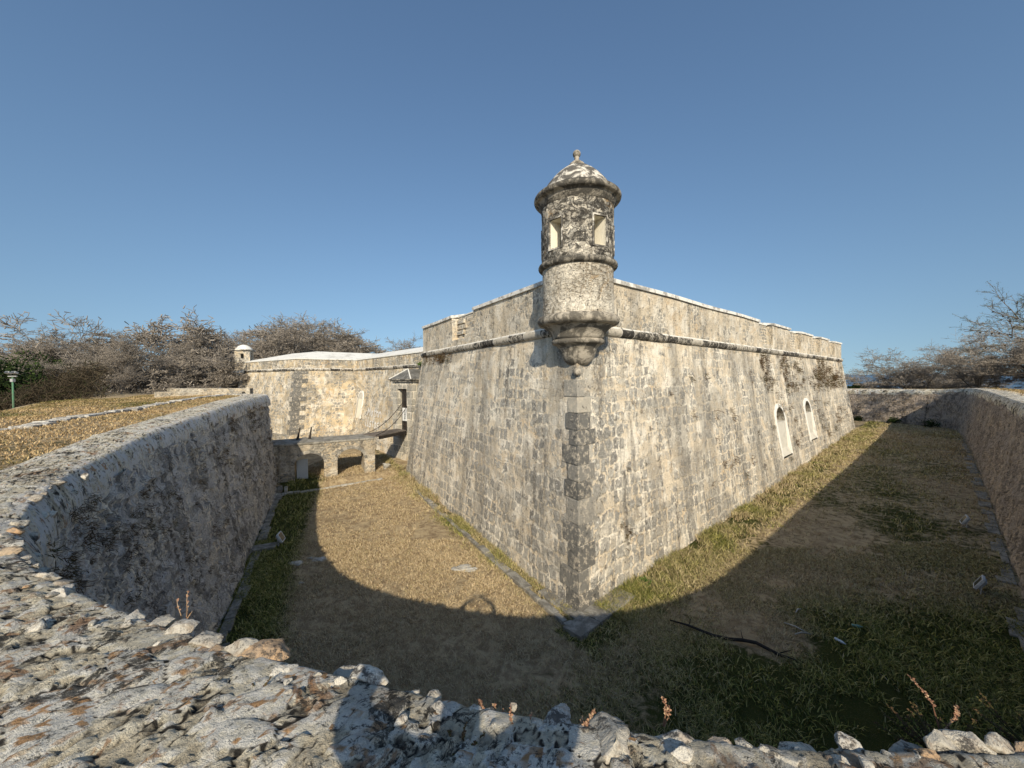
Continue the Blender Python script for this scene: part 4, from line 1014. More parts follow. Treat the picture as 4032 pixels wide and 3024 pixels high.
# weeds rooted in the walls
def tufts(name, pts, nrm, size, mat, seed, nb=16):
    r_ = np.random.default_rng(seed); n = len(pts); V = []; rn = []
    B = np.repeat(pts, nb, 0); N = np.repeat(nrm, nb, 0); S_ = np.repeat(size, nb) * r_.uniform(.4, 1.1, n * nb)
    d = r_.normal(0, .7, (n * nb, 3)) + N * 1.0 + [0, 0, -.25]; d /= np.linalg.norm(d, axis=1)[:, None]
    t = np.cross(d, r_.normal(size=d.shape)); t /= np.linalg.norm(t, axis=1)[:, None]
    o = B + r_.normal(0, .5, d.shape) * S_[:, None] * [1, 1, 1.3]; w = S_[:, None] * .08
    V = np.stack([o - t * w * .5, o + t * w * .5, o + d * S_[:, None] * .6 + t * w, o + d * S_[:, None] + [0, 0, 0]], 1).reshape(-1, 3)
    k = np.arange(n * nb)[:, None] * 4; F = np.concatenate([k + [0, 1, 2], k + [0, 2, 3]], 0)
    return mesh_np(name, V, F, mat, None, None, False, {'rnd': np.repeat(np.repeat(r_.random(n), nb) * .6 + r_.random(n * nb) * .4, 4)})
def on_face(n, u0, u1, v0, v1, T_, u, nn, seed):
    r_ = np.random.default_rng(seed); a = r_.uniform(u0, u1, n); z = r_.uniform(v0, v1, n)
    k = clump(a, z, .5, seed) > r_.uniform(-.25, .35, n); a, z = a[k], z[k]
    p = T_ + a[:, None] * u + nn * (BAT * z)[:, None]; return np.concatenate([p, z[:, None]], 1), np.repeat([[-nn[0], -nn[1], .1]], len(p), 0)
p1, n1 = on_face(200, 2.5, 45, 1.0, 6.6, T0, uR, nR, 5); p2, n2 = on_face(420, 18, 45.5, 5.2, 7.8, T0, uR, nR, 6); p3, n3 = on_face(90, 12, 16.5, 7.3, 7.85, T0, uL, nL, 8)
pp = np.concatenate([p1, p2, p3]); nn = np.concatenate([n1, n2, n3])
tag(tufts('wall_weeds', pp, nn, rng.uniform(.07, .17, len(pp)) * (1 + np.hypot(pp[:, 0], pp[:, 1]) / 50), M['weed'], 91, 40), 'small dry weeds sprouting from the joints of the bastion wall', 'weeds', kind='stuff')
r_ = np.random.default_rng(17); m_ = (pF[:, 0] < -3.2) & (pF[:, 0] > -13.6); idx = np.where(m_)[0]; seg = np.gradient(sF)[idx]; pr_ = seg / seg.sum()
ii = r_.choice(idx, 900, p=pr_); vv = np.clip(1 - r_.exponential(.33, 900), 0.02, .99)
pp = bot[ii] * (1 - vv)[:, None] + top[ii] * vv[:, None]; zz = zb + (ztop[ii] - zb) * vv
kk = clump(sF[ii], zz * 1.5, .7, 12) > r_.uniform(-.3, .3, 900)
pp = np.concatenate([pp + nF[ii] * .05, zz[:, None]], 1)[kk]; nn = np.concatenate([nF[ii], np.zeros((900, 1))], 1)[kk]
tag(tufts('wall_weeds', pp, nn, r_.uniform(.03, .11, len(pp)), M['weed'], 92, 44), 'brown ferns and weeds hanging from the shaded moat wall', 'weeds', kind='stuff')
# ------------------------------------------------------------------ footings and kerbs at ground level
def slabs(path, width, height, mat, name, seed, l0=.35, l1=.9, zoff=-.1, prob=1., wj=.3):
    r_ = np.random.default_rng(seed); path = np.array(path, float); seg = np.linalg.norm(np.diff(path, axis=0), axis=1); S = np.r_[0, np.cumsum(seg)]; s_ = 0.; m_ = MB()
    while s_ < S[-1] - .1:
        L = min(r_.uniform(l0, l1), S[-1] - s_); a = np.array([np.interp(s_ + .01, S, path[:, k]) for k in (0, 1)]); b = np.array([np.interp(s_ + L - .015, S, path[:, k]) for k in (0, 1)])
        t = (b - a) / (np.linalg.norm(b - a) + 1e-9); nn_ = np.array([-t[1], t[0]]); w = width * r_.uniform(1 - wj, 1 + wj); s_ += L
        if r_.random() > prob: continue
        gz = float(ground_z(np.array([a[0]]), np.array([a[1]]))[0][0]); h = height * r_.uniform(.7, 1.2); tl = r_.normal(0, .015)
        c, d = b + nn_ * w, a + nn_ * w * r_.uniform(.9, 1.1)
        m_.cur = r_.random(); m_.hexa([P(a, gz + zoff), P(b, gz + zoff), P(c, gz + zoff), P(d, gz + zoff)], [P(a, gz + h), P(b, gz + h + tl), P(c, gz + h + tl), P(d, gz + h)])
    return m_.build(name, mat, None, False, .02)
i0 = np.where(pF[:, 0] > -13.6)[0][0]; i1 = np.where(pF[:, 0] > -4)[0][0]
base_l = (pF[:, :2] + nF * (bF + .06)[:, None])
own(slabs(base_l[i0:i1:3], .24, .07, M['kerb'], 'footing', 3), moat)
j0 = np.where(pF[:, 0] > 9)[0][0]; j1 = np.where(pF[:, 0] > 44)[0][0]
own(slabs(base_l[j0:j1:2], .28, .05, M['kerb'], 'footing', 4, .4, 1.3, prob=.7, wj=.5), moat)
own(slabs([T0 + uL * 13 - nL * .62, T0 + uL * 6 - nL * .6, T0 - dT * .66], .2, .10, M['kerb'], 'footing', 5, .4, 1.1, wj=.4), fort)
own(slabs([T0 - dT * .66, T0 + uR * 1.9 - nR * .58], .6, .15, M['kerb'], 'footing', 6, .7, 1.0), fort)
own(slabs([T0 + uL * 1.5 - nL * .34, T0 - dT * .3], .34, .10, M['kerb'], 'footing', 7, .5, .8), fort)
kb = slabs([(-8.2, 23.9), (-9.6, 22.75), (-11, 21.8), (-12.9, 20.5)], .2, .07, M['rockpale'], 'stone_kerb', 8, .25, .6, wj=.4)
tag(kb, 'low line of pale stones crossing the moat in front of the bridge', 'kerb')

# whitish curb on the covered way and the parapet beyond the bridge
cu = slabs([(-13.6, 8.0), (-12.75, 9.6), (-13.8, 13), (-15.0, 16.6), (-16.4, 20.2), (-16.9, 22.6)][::-1], .4, .06, M['curb'], 'stone_curb', 9, .2, .55, wj=.35)
tag(cu, 'low whitish stone curb running along the dry grass bank', 'curb')
pw = MB()
def quadwall(mb, a, b, w, z0, z1a, z1b):
    a, b = np.array(a), np.array(b); t = (b - a) / np.linalg.norm(b - a); nn_ = np.array([-t[1], t[0]]) * w
    mb.hexa([P(a, z0), P(b, z0), P(b + nn_, z0), P(a + nn_, z0)], [P(a, z1a), P(b, z1b), P(b + nn_, z1b), P(a + nn_, z1a)])
quadwall(pw, (-20.4, 21.9), (-16.3, 23.2), .55, 4.2, 5.80, 5.72); quadwall(pw, (-20.2, 22.5), (-16.2, 23.78), .6, 4.2, 5.98, 5.92)
o = pw.build('parapet_wall', M['bridge'], None, False, .03); tag(o, 'low pale stone parapet in two steps at the end of the grass bank', 'parapet wall')

# ------------------------------------------------------------------ bridge and drawbridge
Ba = np.array([-13.34, 22.11]); bu = np.array([.894, .448]); bn = np.array([-.448, .894])
bridge = tag(empty('stone_bridge', (*Ba, .4)), 'short stone bridge on two arches crossing the moat to the gate', 'bridge')
def bp(u, off, z): q = Ba + bu * u + bn * off; return Vector((q[0], q[1], z))
def archpts(u0, u1, zs, rise, n=12): c, r_ = (u0 + u1) / 2, (u1 - u0) / 2; return [(c - r_ * math.cos(math.pi * k / n), zs + rise * math.sin(math.pi * k / n)) for k in range(n + 1)]
A1, A2 = archpts(.66, 2.21, 1.42, .62), archpts(2.94, 4.49, 1.45, .66)
prof = [(-1.2, -.4), (.66, -.4)] + A1 + [(2.21, -.4), (2.94, -.4)] + A2 + [(4.49, -.4), (5.12, -.4), (5.12, 2.58), (-1.2, 2.58)]
m_ = MB(); m_.poly([bp(u, 0, z) for u, z in prof]); m_.poly([bp(u, 2.1, z) for u, z in prof][::-1])
for (a, b), (c, d) in zip(prof, prof[1:] + prof[:1]): m_.poly([bp(a, 0, b), bp(a, 2.1, b), bp(c, 2.1, d), bp(c, 0, d)])
own(m_.build('arched_body', M['bridge']), bridge)
m_ = MB(); m_.hexa([bp(-1.2, -.05, 2.582), bp(5.15, -.05, 2.582), bp(5.15, 2.15, 2.582), bp(-1.2, 2.15, 2.582)], [bp(-1.2, -.05, 2.70), bp(5.15, -.05, 2.70), bp(5.15, 2.15, 2.70), bp(-1.2, 2.15, 2.70)])
own(m_.build('deck', M['kerb'], None, False, .03), bridge)
for ar in (A1, A2):
    m_ = MB(); c = (ar[0][0] + ar[-1][0]) / 2
    for (a, b), (d, e) in zip(ar, ar[1:]):
        k = 1.24; o1, o2 = (c + (a - c) * k, 1.43 + (b - 1.43) * 1.3), (c + (d - c) * k, 1.43 + (e - 1.43) * 1.3); m_.cur = rng.random()
        m_.hexa([bp(a, -.025, b), bp(d, -.025, e), bp(d, .1, e + .002), bp(a, .1, b + .002)], [bp(o1[0], -.025, o1[1]), bp(o2[0], -.025, o2[1]), bp(o2[0], .1, o2[1]), bp(o1[0], .1, o1[1])])
    own(m_.build('arch_ring', M['quoin'], None, False, .01), bridge)
m_ = MB()
for (u, h_, ln, lab) in ((0.75, .74, .16, 'left'), (1.42, .72, .12, 'right')):
    q = MB(); q.tube([bp(u, 1.55, 2.69), bp(u + ln * .4, 1.55, 2.95), bp(u + ln, 1.6, 2.70 + h_)], [.085, .06, .04], 8)
    tag(q.build('post', M['darkwood']), {'left': 'thin dark leaning post on the bridge, the one nearer the moat wall', 'right': 'thin dark leaning post on the bridge, the one nearer the gate'}[lab], 'post', 'dark posts on the bridge')
m_ = MB(); m_.hexa([bp(.74, .34, .42), bp(1.34, .30, .42), bp(1.34, .36, .42), bp(.74, .40, .42)], [bp(.74, .42, 1.62), bp(1.34, .40, 1.66), bp(1.34, .46, 1.66), bp(.74, .48, 1.62)])
o = m_.build('panel', M['slab'], None, False, .03); tag(o, 'pale grey slab standing inside the shaded arch of the bridge', 'slab')
q1, q2, q3, q4 = np.array([-8.75, 24.55]), np.array([-7.62, 27.55]), np.array([-8.56, 28.45]), np.array([-10.05, 25.75])
draw = tag(empty('drawbridge', (*((q1 + q2 + q3 + q4) / 4), 2.6)), 'wooden drawbridge let down from the gate onto the stone bridge', 'drawbridge')
m_ = MB(); N = 9
for k in range(N):
    f0, f1 = (k + .04) / N, (k + .96) / N; a, b, c, d = q1 + (q2 - q1) * f0, q1 + (q2 - q1) * f1, q4 + (q3 - q4) * f1, q4 + (q3 - q4) * f0
    m_.cur = rng.random(); zj = rng.uniform(-.008, .008); m_.hexa([P(a, 2.69 + zj), P(b, 2.69 + zj), P(c, 2.69 + zj), P(d, 2.69 + zj)], [P(a, 2.745 + zj), P(b, 2.745 + zj), P(c, 2.745 + zj), P(d, 2.745 + zj)])
own(m_.build('planks', M['wood']), draw)
m_ = MB()
for a, b in ((q1 + (q4 - q1) * .05, q2 + (q3 - q2) * .05), (q4 + (q1 - q4) * .08, q3 + (q2 - q3) * .08)):
    m2 = MB(); a = a + (b - a) * .13; t = (b - a) / np.linalg.norm(b - a); nn_ = np.array([-t[1], t[0]]) * .07
    m2.hexa([P(a - nn_, 2.5), P(b - nn_, 2.46), P(b + nn_, 2.46), P(a + nn_, 2.5)], [P(a - nn_, 2.685), P(b - nn_, 2.685), P(b + nn_, 2.685), P(a + nn_, 2.685)]); own(m2.build('side_beam', M['darkwood']), draw)
def chain(a, b, sag):
    a, b = Vector(a), Vector(b); n = 40; V = Rocks(); pts = []
    for k in range(n + 1):
        t = k / n; p = a.lerp(b, t); p.z -= sag * 4 * t * (1 - t); pts.append(p)
    m_ = MB(); m_.tube(pts, [.017 if k % 2 else .028 for k in range(n + 1)], 6); return own(m_.build('chain', M['iron']), draw)
chain(gp(1.55, .5, 5.05), P(q4 + (q3 - q4) * .1 + np.array([.1, -.05]), 2.79), .42); chain(gp(.72, .3, 4.75), P(q1 + (q2 - q1) * .06 + np.array([-.12, .06]), 2.79), .40)

# ------------------------------------------------------------------ stones, branch, lamps and litter in the moat
def gz1(x, y): return float(ground_z(np.array([x]), np.array([y]))[0][0])
def outcrop(x, y, size, seed, label, n=5):
    r_ = np.random.default_rng(seed); k = Rocks()
    for q in range(n):
        v, f = rock(3, (size * r_.uniform(.35, .7), size * r_.uniform(.14, .3), .06), seed * 31 + q); v = rotz(v, r_.uniform(-.3, .3)); ox, oy = r_.normal(0, size * .5), r_.normal(0, size * .22)
        k.add(v + np.array([ox, oy, 0]), f, r_.random())
    o = k.build('limestone_outcrop', M['rockpale']); o.location = (x, y, gz1(x, y) + .0); return tag(o, label, 'rock', 'bare limestone in the moat floor')
outcrop(-1.6, 12.75, .55, 1, 'flat pale limestone breaking through the sunlit straw grass near the bastion', 7)
outcrop(-7.0, 13.5, .65, 2, 'flat grey limestone in the shaded grass beside the left moat wall', 6)
outcrop(-6.6, 12.1, .35, 3, 'small flat limestone patch in shade, nearer the viewer than the larger grey one', 1)
outcrop(1.4, 6.6, .22, 4, 'small pale stone in dark grass in front of the bastion tip', 1)
outcrop(.8, 5.7, .12, 5, 'little pale stone in brown shaded grass below the wall edge', 2)
v, f = rock(4, (.30, .26, .28), 77); k = Rocks(); k.add(v, f, .3); o = k.build('boulder', M['rockpale']); o.location = (-8.35, 25.25, gz1(-8.35, 25.25) + .14); tag(o, 'pale boulder lying against the last pier of the bridge', 'boulder')
m_ = MB(); br = [(4.05, 9.9), (4.4, 9.62), (4.85, 9.32), (5.2, 9.22), (5.45, 9.08), (5.7, 8.98), (6.05, 8.66), (6.4, 8.42)]
m_.tube([(x, y, gz1(x, y) + .07 + .05 * math.sin(i * 1.7)) for i, (x, y) in enumerate(br)], [.018, .026, .034, .038, .040, .040, .034, .02], 8)
for i, (dx, dy) in ((1, (.15, .2)), (4, (.1, .25)), (6, (.22, -.02))): x, y = br[i]; m_.tube([(x, y, gz1(x, y) + .09), (x + dx, y + dy, gz1(x, y) + .16)], [.014, .006], 5)
tag(m_.build('fallen_branch', M['darkwood'], None, True), 'long dark fallen branch lying across the bare earth patch', 'branch')
for (x, y, dx, dy, lab) in ((6.9, 9.75, .34, -.42, 'bleached white stick pointing down beside the dark fallen branch'), (6.85, 9.3, .42, .04, 'short pale stick lying level just below the bleached one'), (7.5, 10.15, .3, .2, 'bent pale stick at the upper edge of the bare earth patch')):
    m_ = MB(); z = gz1(x, y) + .05; m_.tube([(x, y, z + .03), (x + dx * .5, y + dy * .5 + .03, z + .04), (x + dx, y + dy, z)], [.013, .018, .01], 6); tag(m_.build('stick', M['rockpale'], None, True), lab, 'stick', 'pale sticks on the bare earth')
def bottle(x, y, rz, mat, lab):
    o = lathe('plastic_bottle', [(.001, 0), (.032, 0), (.034, .02), (.03, .07), (.034, .13), (.03, .16), (.013, .2), (.013, .225), (.001, .225)], mat, (0, 0), 16); o.rotation_euler = (R(90), 0, rz); o.location = (x, y, gz1(x, y) + .06); tag(o, lab, 'bottle', 'litter in the moat'); return o
M['bottle'] = NT('crushed_plastic').done((.55, .62, .66), .25, spec=.5); M['bottleg'] = NT('green_plastic').done((.12, .26, .22), .25, spec=.5)
bottle(7.7, 9.15, .4, M['bottle'], 'clear plastic bottle dropped on the dark green grass'); bottle(8.5, 9.6, 1.2, M['bottleg'], 'greenish plastic bottle lying in the dark grass')
def floodlight(x, y, rz, lab, tilt=28):
    e = tag(empty('floodlight', (x, y, gz1(x, y)), rz), lab, 'floodlight', 'floodlights on the moat floor')
    mt = Matrix.Translation((0, 0, .27)) @ Matrix.Rotation(R(tilt), 4, 'X')
    def bx_(nm, c, sz, mat, bev=.008):
        m_ = MB(); m_.box((0, 0, 0), sz); o = m_.build(nm, mat, e, False, bev); o.matrix_basis = mt @ Matrix.Translation(c); return o
    for c, sz in (((0, .03, .165), (.40, .07, .03)), ((0, .03, -.165), (.40, .07, .03)), ((-.185, .03, 0), (.03, .07, .30)), ((.185, .03, 0), (.03, .07, .30))): bx_('frame', c, sz, M['aluframe'])
    bx_('housing', (0, -.03, 0), (.33, .06, .28), M['lampgrey']); bx_('glass', (0, .055, 0), (.338, .012, .298), M['glass'], .002)
    m_ = MB(); m_.tube([(-.235, -.02, .27), (-.235, 0, .03), (.235, 0, .03), (.235, -.02, .27)], .012, 6); m_.build('bracket', M['lampgrey'], e)
    m_ = MB(); m_.box((0, 0, .015), (.2, .2, .05)); m_.build('base_plate', M['kerb'], e, False, .01)
    return e
floodlight(-9.0, 14.75, R(-75), 'white framed floodlight on the shaded grass beside the left moat wall'); floodlight(13.4, 10.95, R(40), 'white framed floodlight on the dark grass of the right arm, the nearer one'); floodlight(18.2, 15.4, R(48), 'white framed floodlight farther along the right arm, seen small'); 
m_ = MB(); m_.box((-9.55, 14.35, gz1(-9.5, 14.3) + .05), (1.1, .5, .14), Matrix.Rotation(.45, 3, 'Z')); tag(m_.build('slab', M['kerb'], None, False, .03), 'dark flat stone slab beside the floodlight at the left moat wall', 'slab')
m_ = MB(); m_.box((-12.3, 20.75, gz1(-12.3, 20.7) + .2), (.14, .14, .5), Matrix.Rotation(.3, 3, 'Z')); tag(m_.build('marker_stone', M['rockpale'], None, False, .02), 'small white upright stone at the end of the stone kerb', 'stone')

# ------------------------------------------------------------------ plants on the wall edge and at wall feet
def sprig(name, base, stems, mat, label, cat, seed, leaf=.012, group=None, par=None):
    leaf *= .55; stems = [(a * .85, b * .85, c * .78, d * 1.8) for a, b, c, d in stems]
    """stems: list of (dx, dy, height, leafiness)"""
    r_ = np.random.default_rng(seed); e = empty(name, base); tag(e, label, cat, group)
    ms = MB(); V = []; Fq = []; rn = []
    for dx, dy, h, lf in stems:
        pts = [Vector((dx * t + .12 * h * math.sin(3 * t + seed), dy * t + .1 * h * math.cos(4 * t), h * t)) for t in (0, .25, .5, .75, 1)]
        ms.cur = r_.random(); ms.tube(pts, [.0035, .003, .0026, .002, .001], 5, False)
        for q in range(int(lf)):
            t = r_.uniform(.3, 1) ** .7; i = min(3, int(t * 4)); p = pts[i].lerp(pts[i + 1], t * 4 - i); d = Vector(r_.normal(size=3)); d.z = abs(d.z) * .6; d.normalize(); s_ = leaf * r_.uniform(.6, 1.6); sd_ = d.orthogonal().normalized() * s_ * .45
            b = len(V); V += [p, p + d * s_ * .6 + sd_, p + d * s_ * 1.3, p + d * s_ * .6 - sd_]; Fq.append((b, b + 1, b + 2, b + 3)); rn += [r_.random()] * 4
    o = ms.build('stem', mat, e)
    if V: mesh_np('leaves', np.array([tuple(x) for x in V]), np.array(Fq), mat, e, None, False, {'rnd': rn})
    return e
sprig('dry_weed', (.03, 1.50, 4.93), [(-.05, .05, .20, 22), (.05, .06, .13, 18), (.0, .08, .09, 12)], M['sprig'], 'rusty dry weed with two thin stems rising from the wall edge', 'weed', 3)
sprig('dry_weed', (.20, 1.49, 4.93), [(.12, .05, .17, 60), (.08, .08, .09, 30), (.17, .03, .08, 20)], M['sprig'], 'reddish feathery weed leaning right at the wall edge', 'weed', 5, .013)
sprig('dry_weed', (-.12, 1.58, 4.93), [(-.03, .06, .12, 14), (.04, .08, .08, 16), (.09, .06, .05, 26)], M['sprig'], 'low weed with a pink tip in front of the leaning reddish one', 'weed', 7, .014)
sprig('dry_weed', (-.2, 1.42, 4.98), [(r0, r1, h0, 30) for r0, r1, h0 in ((-.06, .05, .09), (.02, .07, .11), (.07, 0, .08), (-.02, -.05, .07), (.1, .06, .06))], M['weed'], 'tangle of brown dead weed growing on top of the wall', 'weed', 9, .011)
sprig('dry_weed', (-1.12, 1.66, 5.0), [(r0, r1, h0, 24) for r0, r1, h0 in ((-.06, .05, .06), (.03, .06, .09), (.07, 0, .06), (-.03, -.04, .05))], M['weed'], 'small reddish brown weed tuft between stones of the wall top', 'weed', 10, .009)
sprig('dry_weed', (.66, 1.66, 4.86), [(-.02, .03, .16, 34), (.02, .04, .1, 12)], M['sprig'], 'single tan seed head standing alone below the wall edge', 'weed', 12, .012)
sprig('dry_weed', (-2.05, 2.32, 4.9), [(-.03, .05, .2, 8), (.06, .05, .27, 10), (.1, .02, .12, 6)], M['sprig'], 'thin weed with pale flower heads above the left edge of the wall', 'weed', 13, .014)
for (x, y, lab, sd_, n) in ((1.78, 1.58, 'wiry grey brown bush hanging at the wall edge', 21, 34), (2.22, 1.62, 'smaller wiry bush at the wall edge, right of the grey brown one', 22, 22)):
    r_ = np.random.default_rng(sd_); sprig('dry_bush', (x, y, 4.78), [(r_.normal(0, .13), r_.normal(.05, .09), r_.uniform(.06, .2), 26) for _ in range(n)], M['weed'], lab, 'bush', sd_, .012)
sprig('dry_weed', (1.84, 1.62, 4.86), [(-.13, .08, .27, 46), (.1, .05, .12, 30)], M['sprig'], 'long pinkish seed spike rising left out of the wiry bush', 'weed', 25, .012)
def leafball(name, base, rad, n, leaf, mat, label, cat, seed, group=None, flat=.7):
    r_ = np.random.default_rng(seed); d = r_.normal(size=(n, 3)); d /= np.linalg.norm(d, axis=1)[:, None]; q = d * (r_.random(n) ** .45)[:, None]
    q = q * (1 + fbm(d * 2.2 + seed, 3, seed)[:, None] * .55); c = q * rad * [1, 1, flat] + [0, 0, rad * flat * .75]
    k = (c[:, 2] > -.02) & (fbm(c / rad * 3.2 + seed, 3, seed + 5) > -.22); c = c[k]; n = len(c)
    a = r_.normal(size=(n, 3)); a /= np.linalg.norm(a, axis=1)[:, None]; b = np.cross(a, r_.normal(size=(n, 3))); b /= np.linalg.norm(b, axis=1)[:, None]
    s_ = leaf * r_.uniform(.6, 1.4, n)[:, None]
    V = np.stack([c - a * s_, c - b * s_ * .45, c + a * s_, c + b * s_ * .45], 1).reshape(-1, 3)
    e = empty(name, base); tag(e, label, cat, group)
    mesh_np('foliage', V, np.arange(n * 4).reshape(-1, 4), mat, e, None, False, {'rnd': np.repeat(np.clip(fbm(c / rad * 2, 2, 9) * .5 + .5 + r_.normal(0, .15, n), 0, 1), 4)})
    m_ = MB(); 
    for _ in range(6): x, y = r_.normal(0, rad * .35, 2); m_.tube([(x * .2, y * .2, -.05), (x, y, rad * flat)], [rad * .03, rad * .01], 5, False)
    m_.build('stem', M['bark'], e); return e
leafball('leafy_plant', (4.0, 11.72, gz1(4.0, 11.72)), .2, 130, .05, M['greenleaf'], 'bright green leafy plant at the foot of the right bastion face', 'plant', 31)
for (x, y, r0, lab, sd_) in ((43.4, 48.2, .5, 'dark shrub at the foot of the far moat wall, beside the bastion corner', 1), (44.7, 45.0, .62, 'dark shrub at the foot of the far moat wall, the middle of three', 2), (45.2, 41.4, .75, 'dark shrub at the foot of the far moat wall, nearest its corner', 3)):
    leafball('shrub', (x, y, gz1(x, y)), r0, 700, .08, M['darkleaf'], lab, 'shrub', 40 + sd_, 'shrubs along the far moat wall')
leafball('leafy_plant', (-6.75, 28.4, 7.35), .28, 160, .06, M['greenleaf'], 'green plant growing out of the moulding above the gate', 'plant', 51)

# ------------------------------------------------------------------ lamp post on the bank
lx, ly = -31.4, 24.2; lz = gz1(lx, ly)
lamp = tag(empty('street_lamp', (lx, ly, lz)), 'slim green lamp post with a grey double lamp head before the bare trees', 'lamp post')
m_ = MB(); m_.tube([(0, 0, -.1), (0, 0, 6.75 - lz)], [.05, .045], 12); m_.build('pole', M['greenpaint'], lamp, True)
for y, a in ((0, -10),):
    pass
zt_ = 6.75 - lz
m_ = MB(); m_.box((0, 0, zt_ + .06), (.55, .06, .05)); m_.build('crossarm', M['lampgrey'], lamp)
for x in (-.2, .2):
    m_ = MB(); m_.box((0, 0, 0), (.28, .20, .13)); o = m_.build('lamp_head', M['lampgrey'], lamp, False, .03); o.location = (x, -.05, zt_ + .28); o.rotation_euler.x = R(-25)
    m_ = MB(); m_.box((0, -.105, -.01), (.22, .012, .09)); g_ = m_.build('lens', M['glass'], o)
m_ = MB(); m_.box((0, 0, zt_ - .2), (.18, .16, .2)); m_.build('control_box', M['lampgrey'], lamp, False, .02)

# ------------------------------------------------------------------ trees
def prisms(p0, p1, r0, r1, sides):
    """straight tapered prisms, vectorised"""
    d = p1 - p0; d = d / (np.linalg.norm(d, axis=1)[:, None] + 1e-9); h = np.where(np.abs(d[:, 2:3]) > .9, [[1., 0, 0]], [[0, 0, 1.]])
    a = np.cross(d, h); a /= np.linalg.norm(a, axis=1)[:, None]; b = np.cross(d, a); n = len(p0); V = np.empty((n, 2 * sides, 3))
    for k in range(sides):
        t = 2 * math.pi * k / sides; o = a * math.cos(t) + b * math.sin(t); V[:, k] = p0 + o * r0[:, None]; V[:, sides + k] = p1 + o * r1[:, None]
    base = np.arange(n)[:, None, None] * 2 * sides
    f = np.array([[k, (k + 1) % sides, sides + (k + 1) % sides, sides + k] for k in range(sides)])[None]
    return V.reshape(-1, 3), (base + f).reshape(-1, 4)
def grow_tree(seed, spec, lean=(0, 0), trunk=2.2, tr=.2, flat=.42, pods=2600):
    r_ = random.Random(seed); segs = []; tips = []
    def branch(p, d, L, rad, lev):
        nseg = 4 if lev < 2 else (3 if lev < 4 else 2); pts = [p]; dd = d.copy(); r0 = rad
        for i in range(nseg):
            j = Vector((r_.gauss(0, 1), r_.gauss(0, 1), r_.gauss(0, 1))) * (.16 + .03 * lev)
            if lev >= 2: j.z -= dd.z * flat * .35                     # spread into a flat crown
            if lev == 1: j.z += .12
            dd = (dd + j).normalized()
            if p.z > 1 and dd.z < -.15: dd.z = -.05; dd.normalize()
            q = pts[-1] + dd * (L / nseg); r1 = rad * (1 - .42 * (i + 1) / nseg) if lev < 5 else rad * (1 - .7 * (i + 1) / nseg)
            segs.append((pts[-1], q, r0, r1, lev)); r0 = r1; pts.append(q)
        if lev >= len(spec): tips.append(pts[-1]); return
        n, ratio, ang, rr = spec[lev]
        for k in range(n):
            t = 1. if k == 0 else r_.uniform(.35 if lev else .7, 1.); i = min(nseg - 1, int(t * nseg)); q = pts[i].lerp(pts[min(i + 1, nseg)], min(1, t * nseg - i))
            ax = dd.orthogonal().normalized(); ax.rotate(Matrix.Rotation(r_.uniform(0, 2 * math.pi) if lev else 2 * math.pi * (k + r_.random() * .5) / n, 3, dd))
            nd = dd.copy(); nd.rotate(Matrix.Rotation(R(ang) * r_.uniform(.55, 1.25) * (.5 if k == 0 and lev else 1), 3, ax))
            branch(q, nd, L * ratio * r_.uniform(.75, 1.2), max(r0 * rr, .006), lev + 1)
    branch(Vector((0, 0, -.3)), Vector((lean[0], lean[1], 1)).normalized(), trunk, tr, 0)
    A = lambda k: np.array([tuple(s_[k]) for s_ in segs]) if k < 2 else np.array([s_[k] for s_ in segs])
    p0, p1, r0, r1, lv = A(0), A(1), A(2), A(3), A(4)
    big = lv <= 2
    Vt, Ft_ = prisms(p0[big], p1[big], r0[big], r1[big], 7); Vc, Fc = prisms(p0[~big], p1[~big], np.maximum(r0[~big], .014), np.maximum(r1[~big], .009), 3)
    rn = np.repeat(np.random.default_rng(seed).random(len(p0[~big])), 6)
    if pods and tips:                                               # curled dry pods and leaf remnants at the twig ends
        rr = np.random.default_rng(seed + 1); c = np.array([tuple(t) for t in tips]); c = c[rr.integers(0, len(c), pods)] + rr.normal(0, .05, (pods, 3)); d = rr.normal(size=(pods, 3)); d /= np.linalg.norm(d, axis=1)[:, None]; L = rr.uniform(.05, .13, pods)[:, None]
        Vp, Fp = prisms(c - d * L, c + d * L, np.full(pods, .026), np.full(pods, .014), 3); Fc = np.concatenate([Fc, Fp + len(Vc)]); Vc = np.concatenate([Vc, Vp]); rn = np.r_[rn, np.repeat(.6 + .4 * rr.random(pods), 6)]
    return Vt, Ft_, Vc, Fc, rn, max(p1[:, 2])
SPEC = [(5, 1.25, 44, .62), (4, .8, 38, .62), (5, .66, 42, .58), (4, .62, 42, .55), (5, .60, 46, .55), (5, .66, 52, .6)]
protos = []
for i, (sd_, lean, trk) in enumerate(((11, (.1, 0), 2.0), (23, (.35, .1), 2.4), (37, (-.3, -.1), 1.8), (41, (0, .2), 2.8), (59, (-.12, -.25), 2.2))):
    Vt, Ft_, Vc, Fc, rn, H_ = grow_tree(sd_, SPEC, lean, trk)
    e = empty('bare_tree', (0, 0, 0)); a = mesh_np('trunk', Vt, Ft_, M['bark'], e, None, True); b = mesh_np('crown', Vc, Fc, M['twig'], e, None, False, {'rnd': rn}); protos.append((e, a, b, H_)); e['used'] = 0
def place_tree(i, x, y, ztop, rz, label, group, wide=1.):
    e, a, b, H_ = protos[i]; z = gz1(x, y); s_ = (ztop - z) / H_
    if e['used']:
        n = e.copy(); COL.objects.link(n)
        for q in (a, b): c = q.copy(); COL.objects.link(c); c.parent = n
    else: n = e
    e['used'] = 1; n.location = (x, y, z); n.rotation_euler = (0, 0, rz); n.scale = (s_ * wide, s_ * wide, s_)
    tag(n, label, 'tree', group); return n
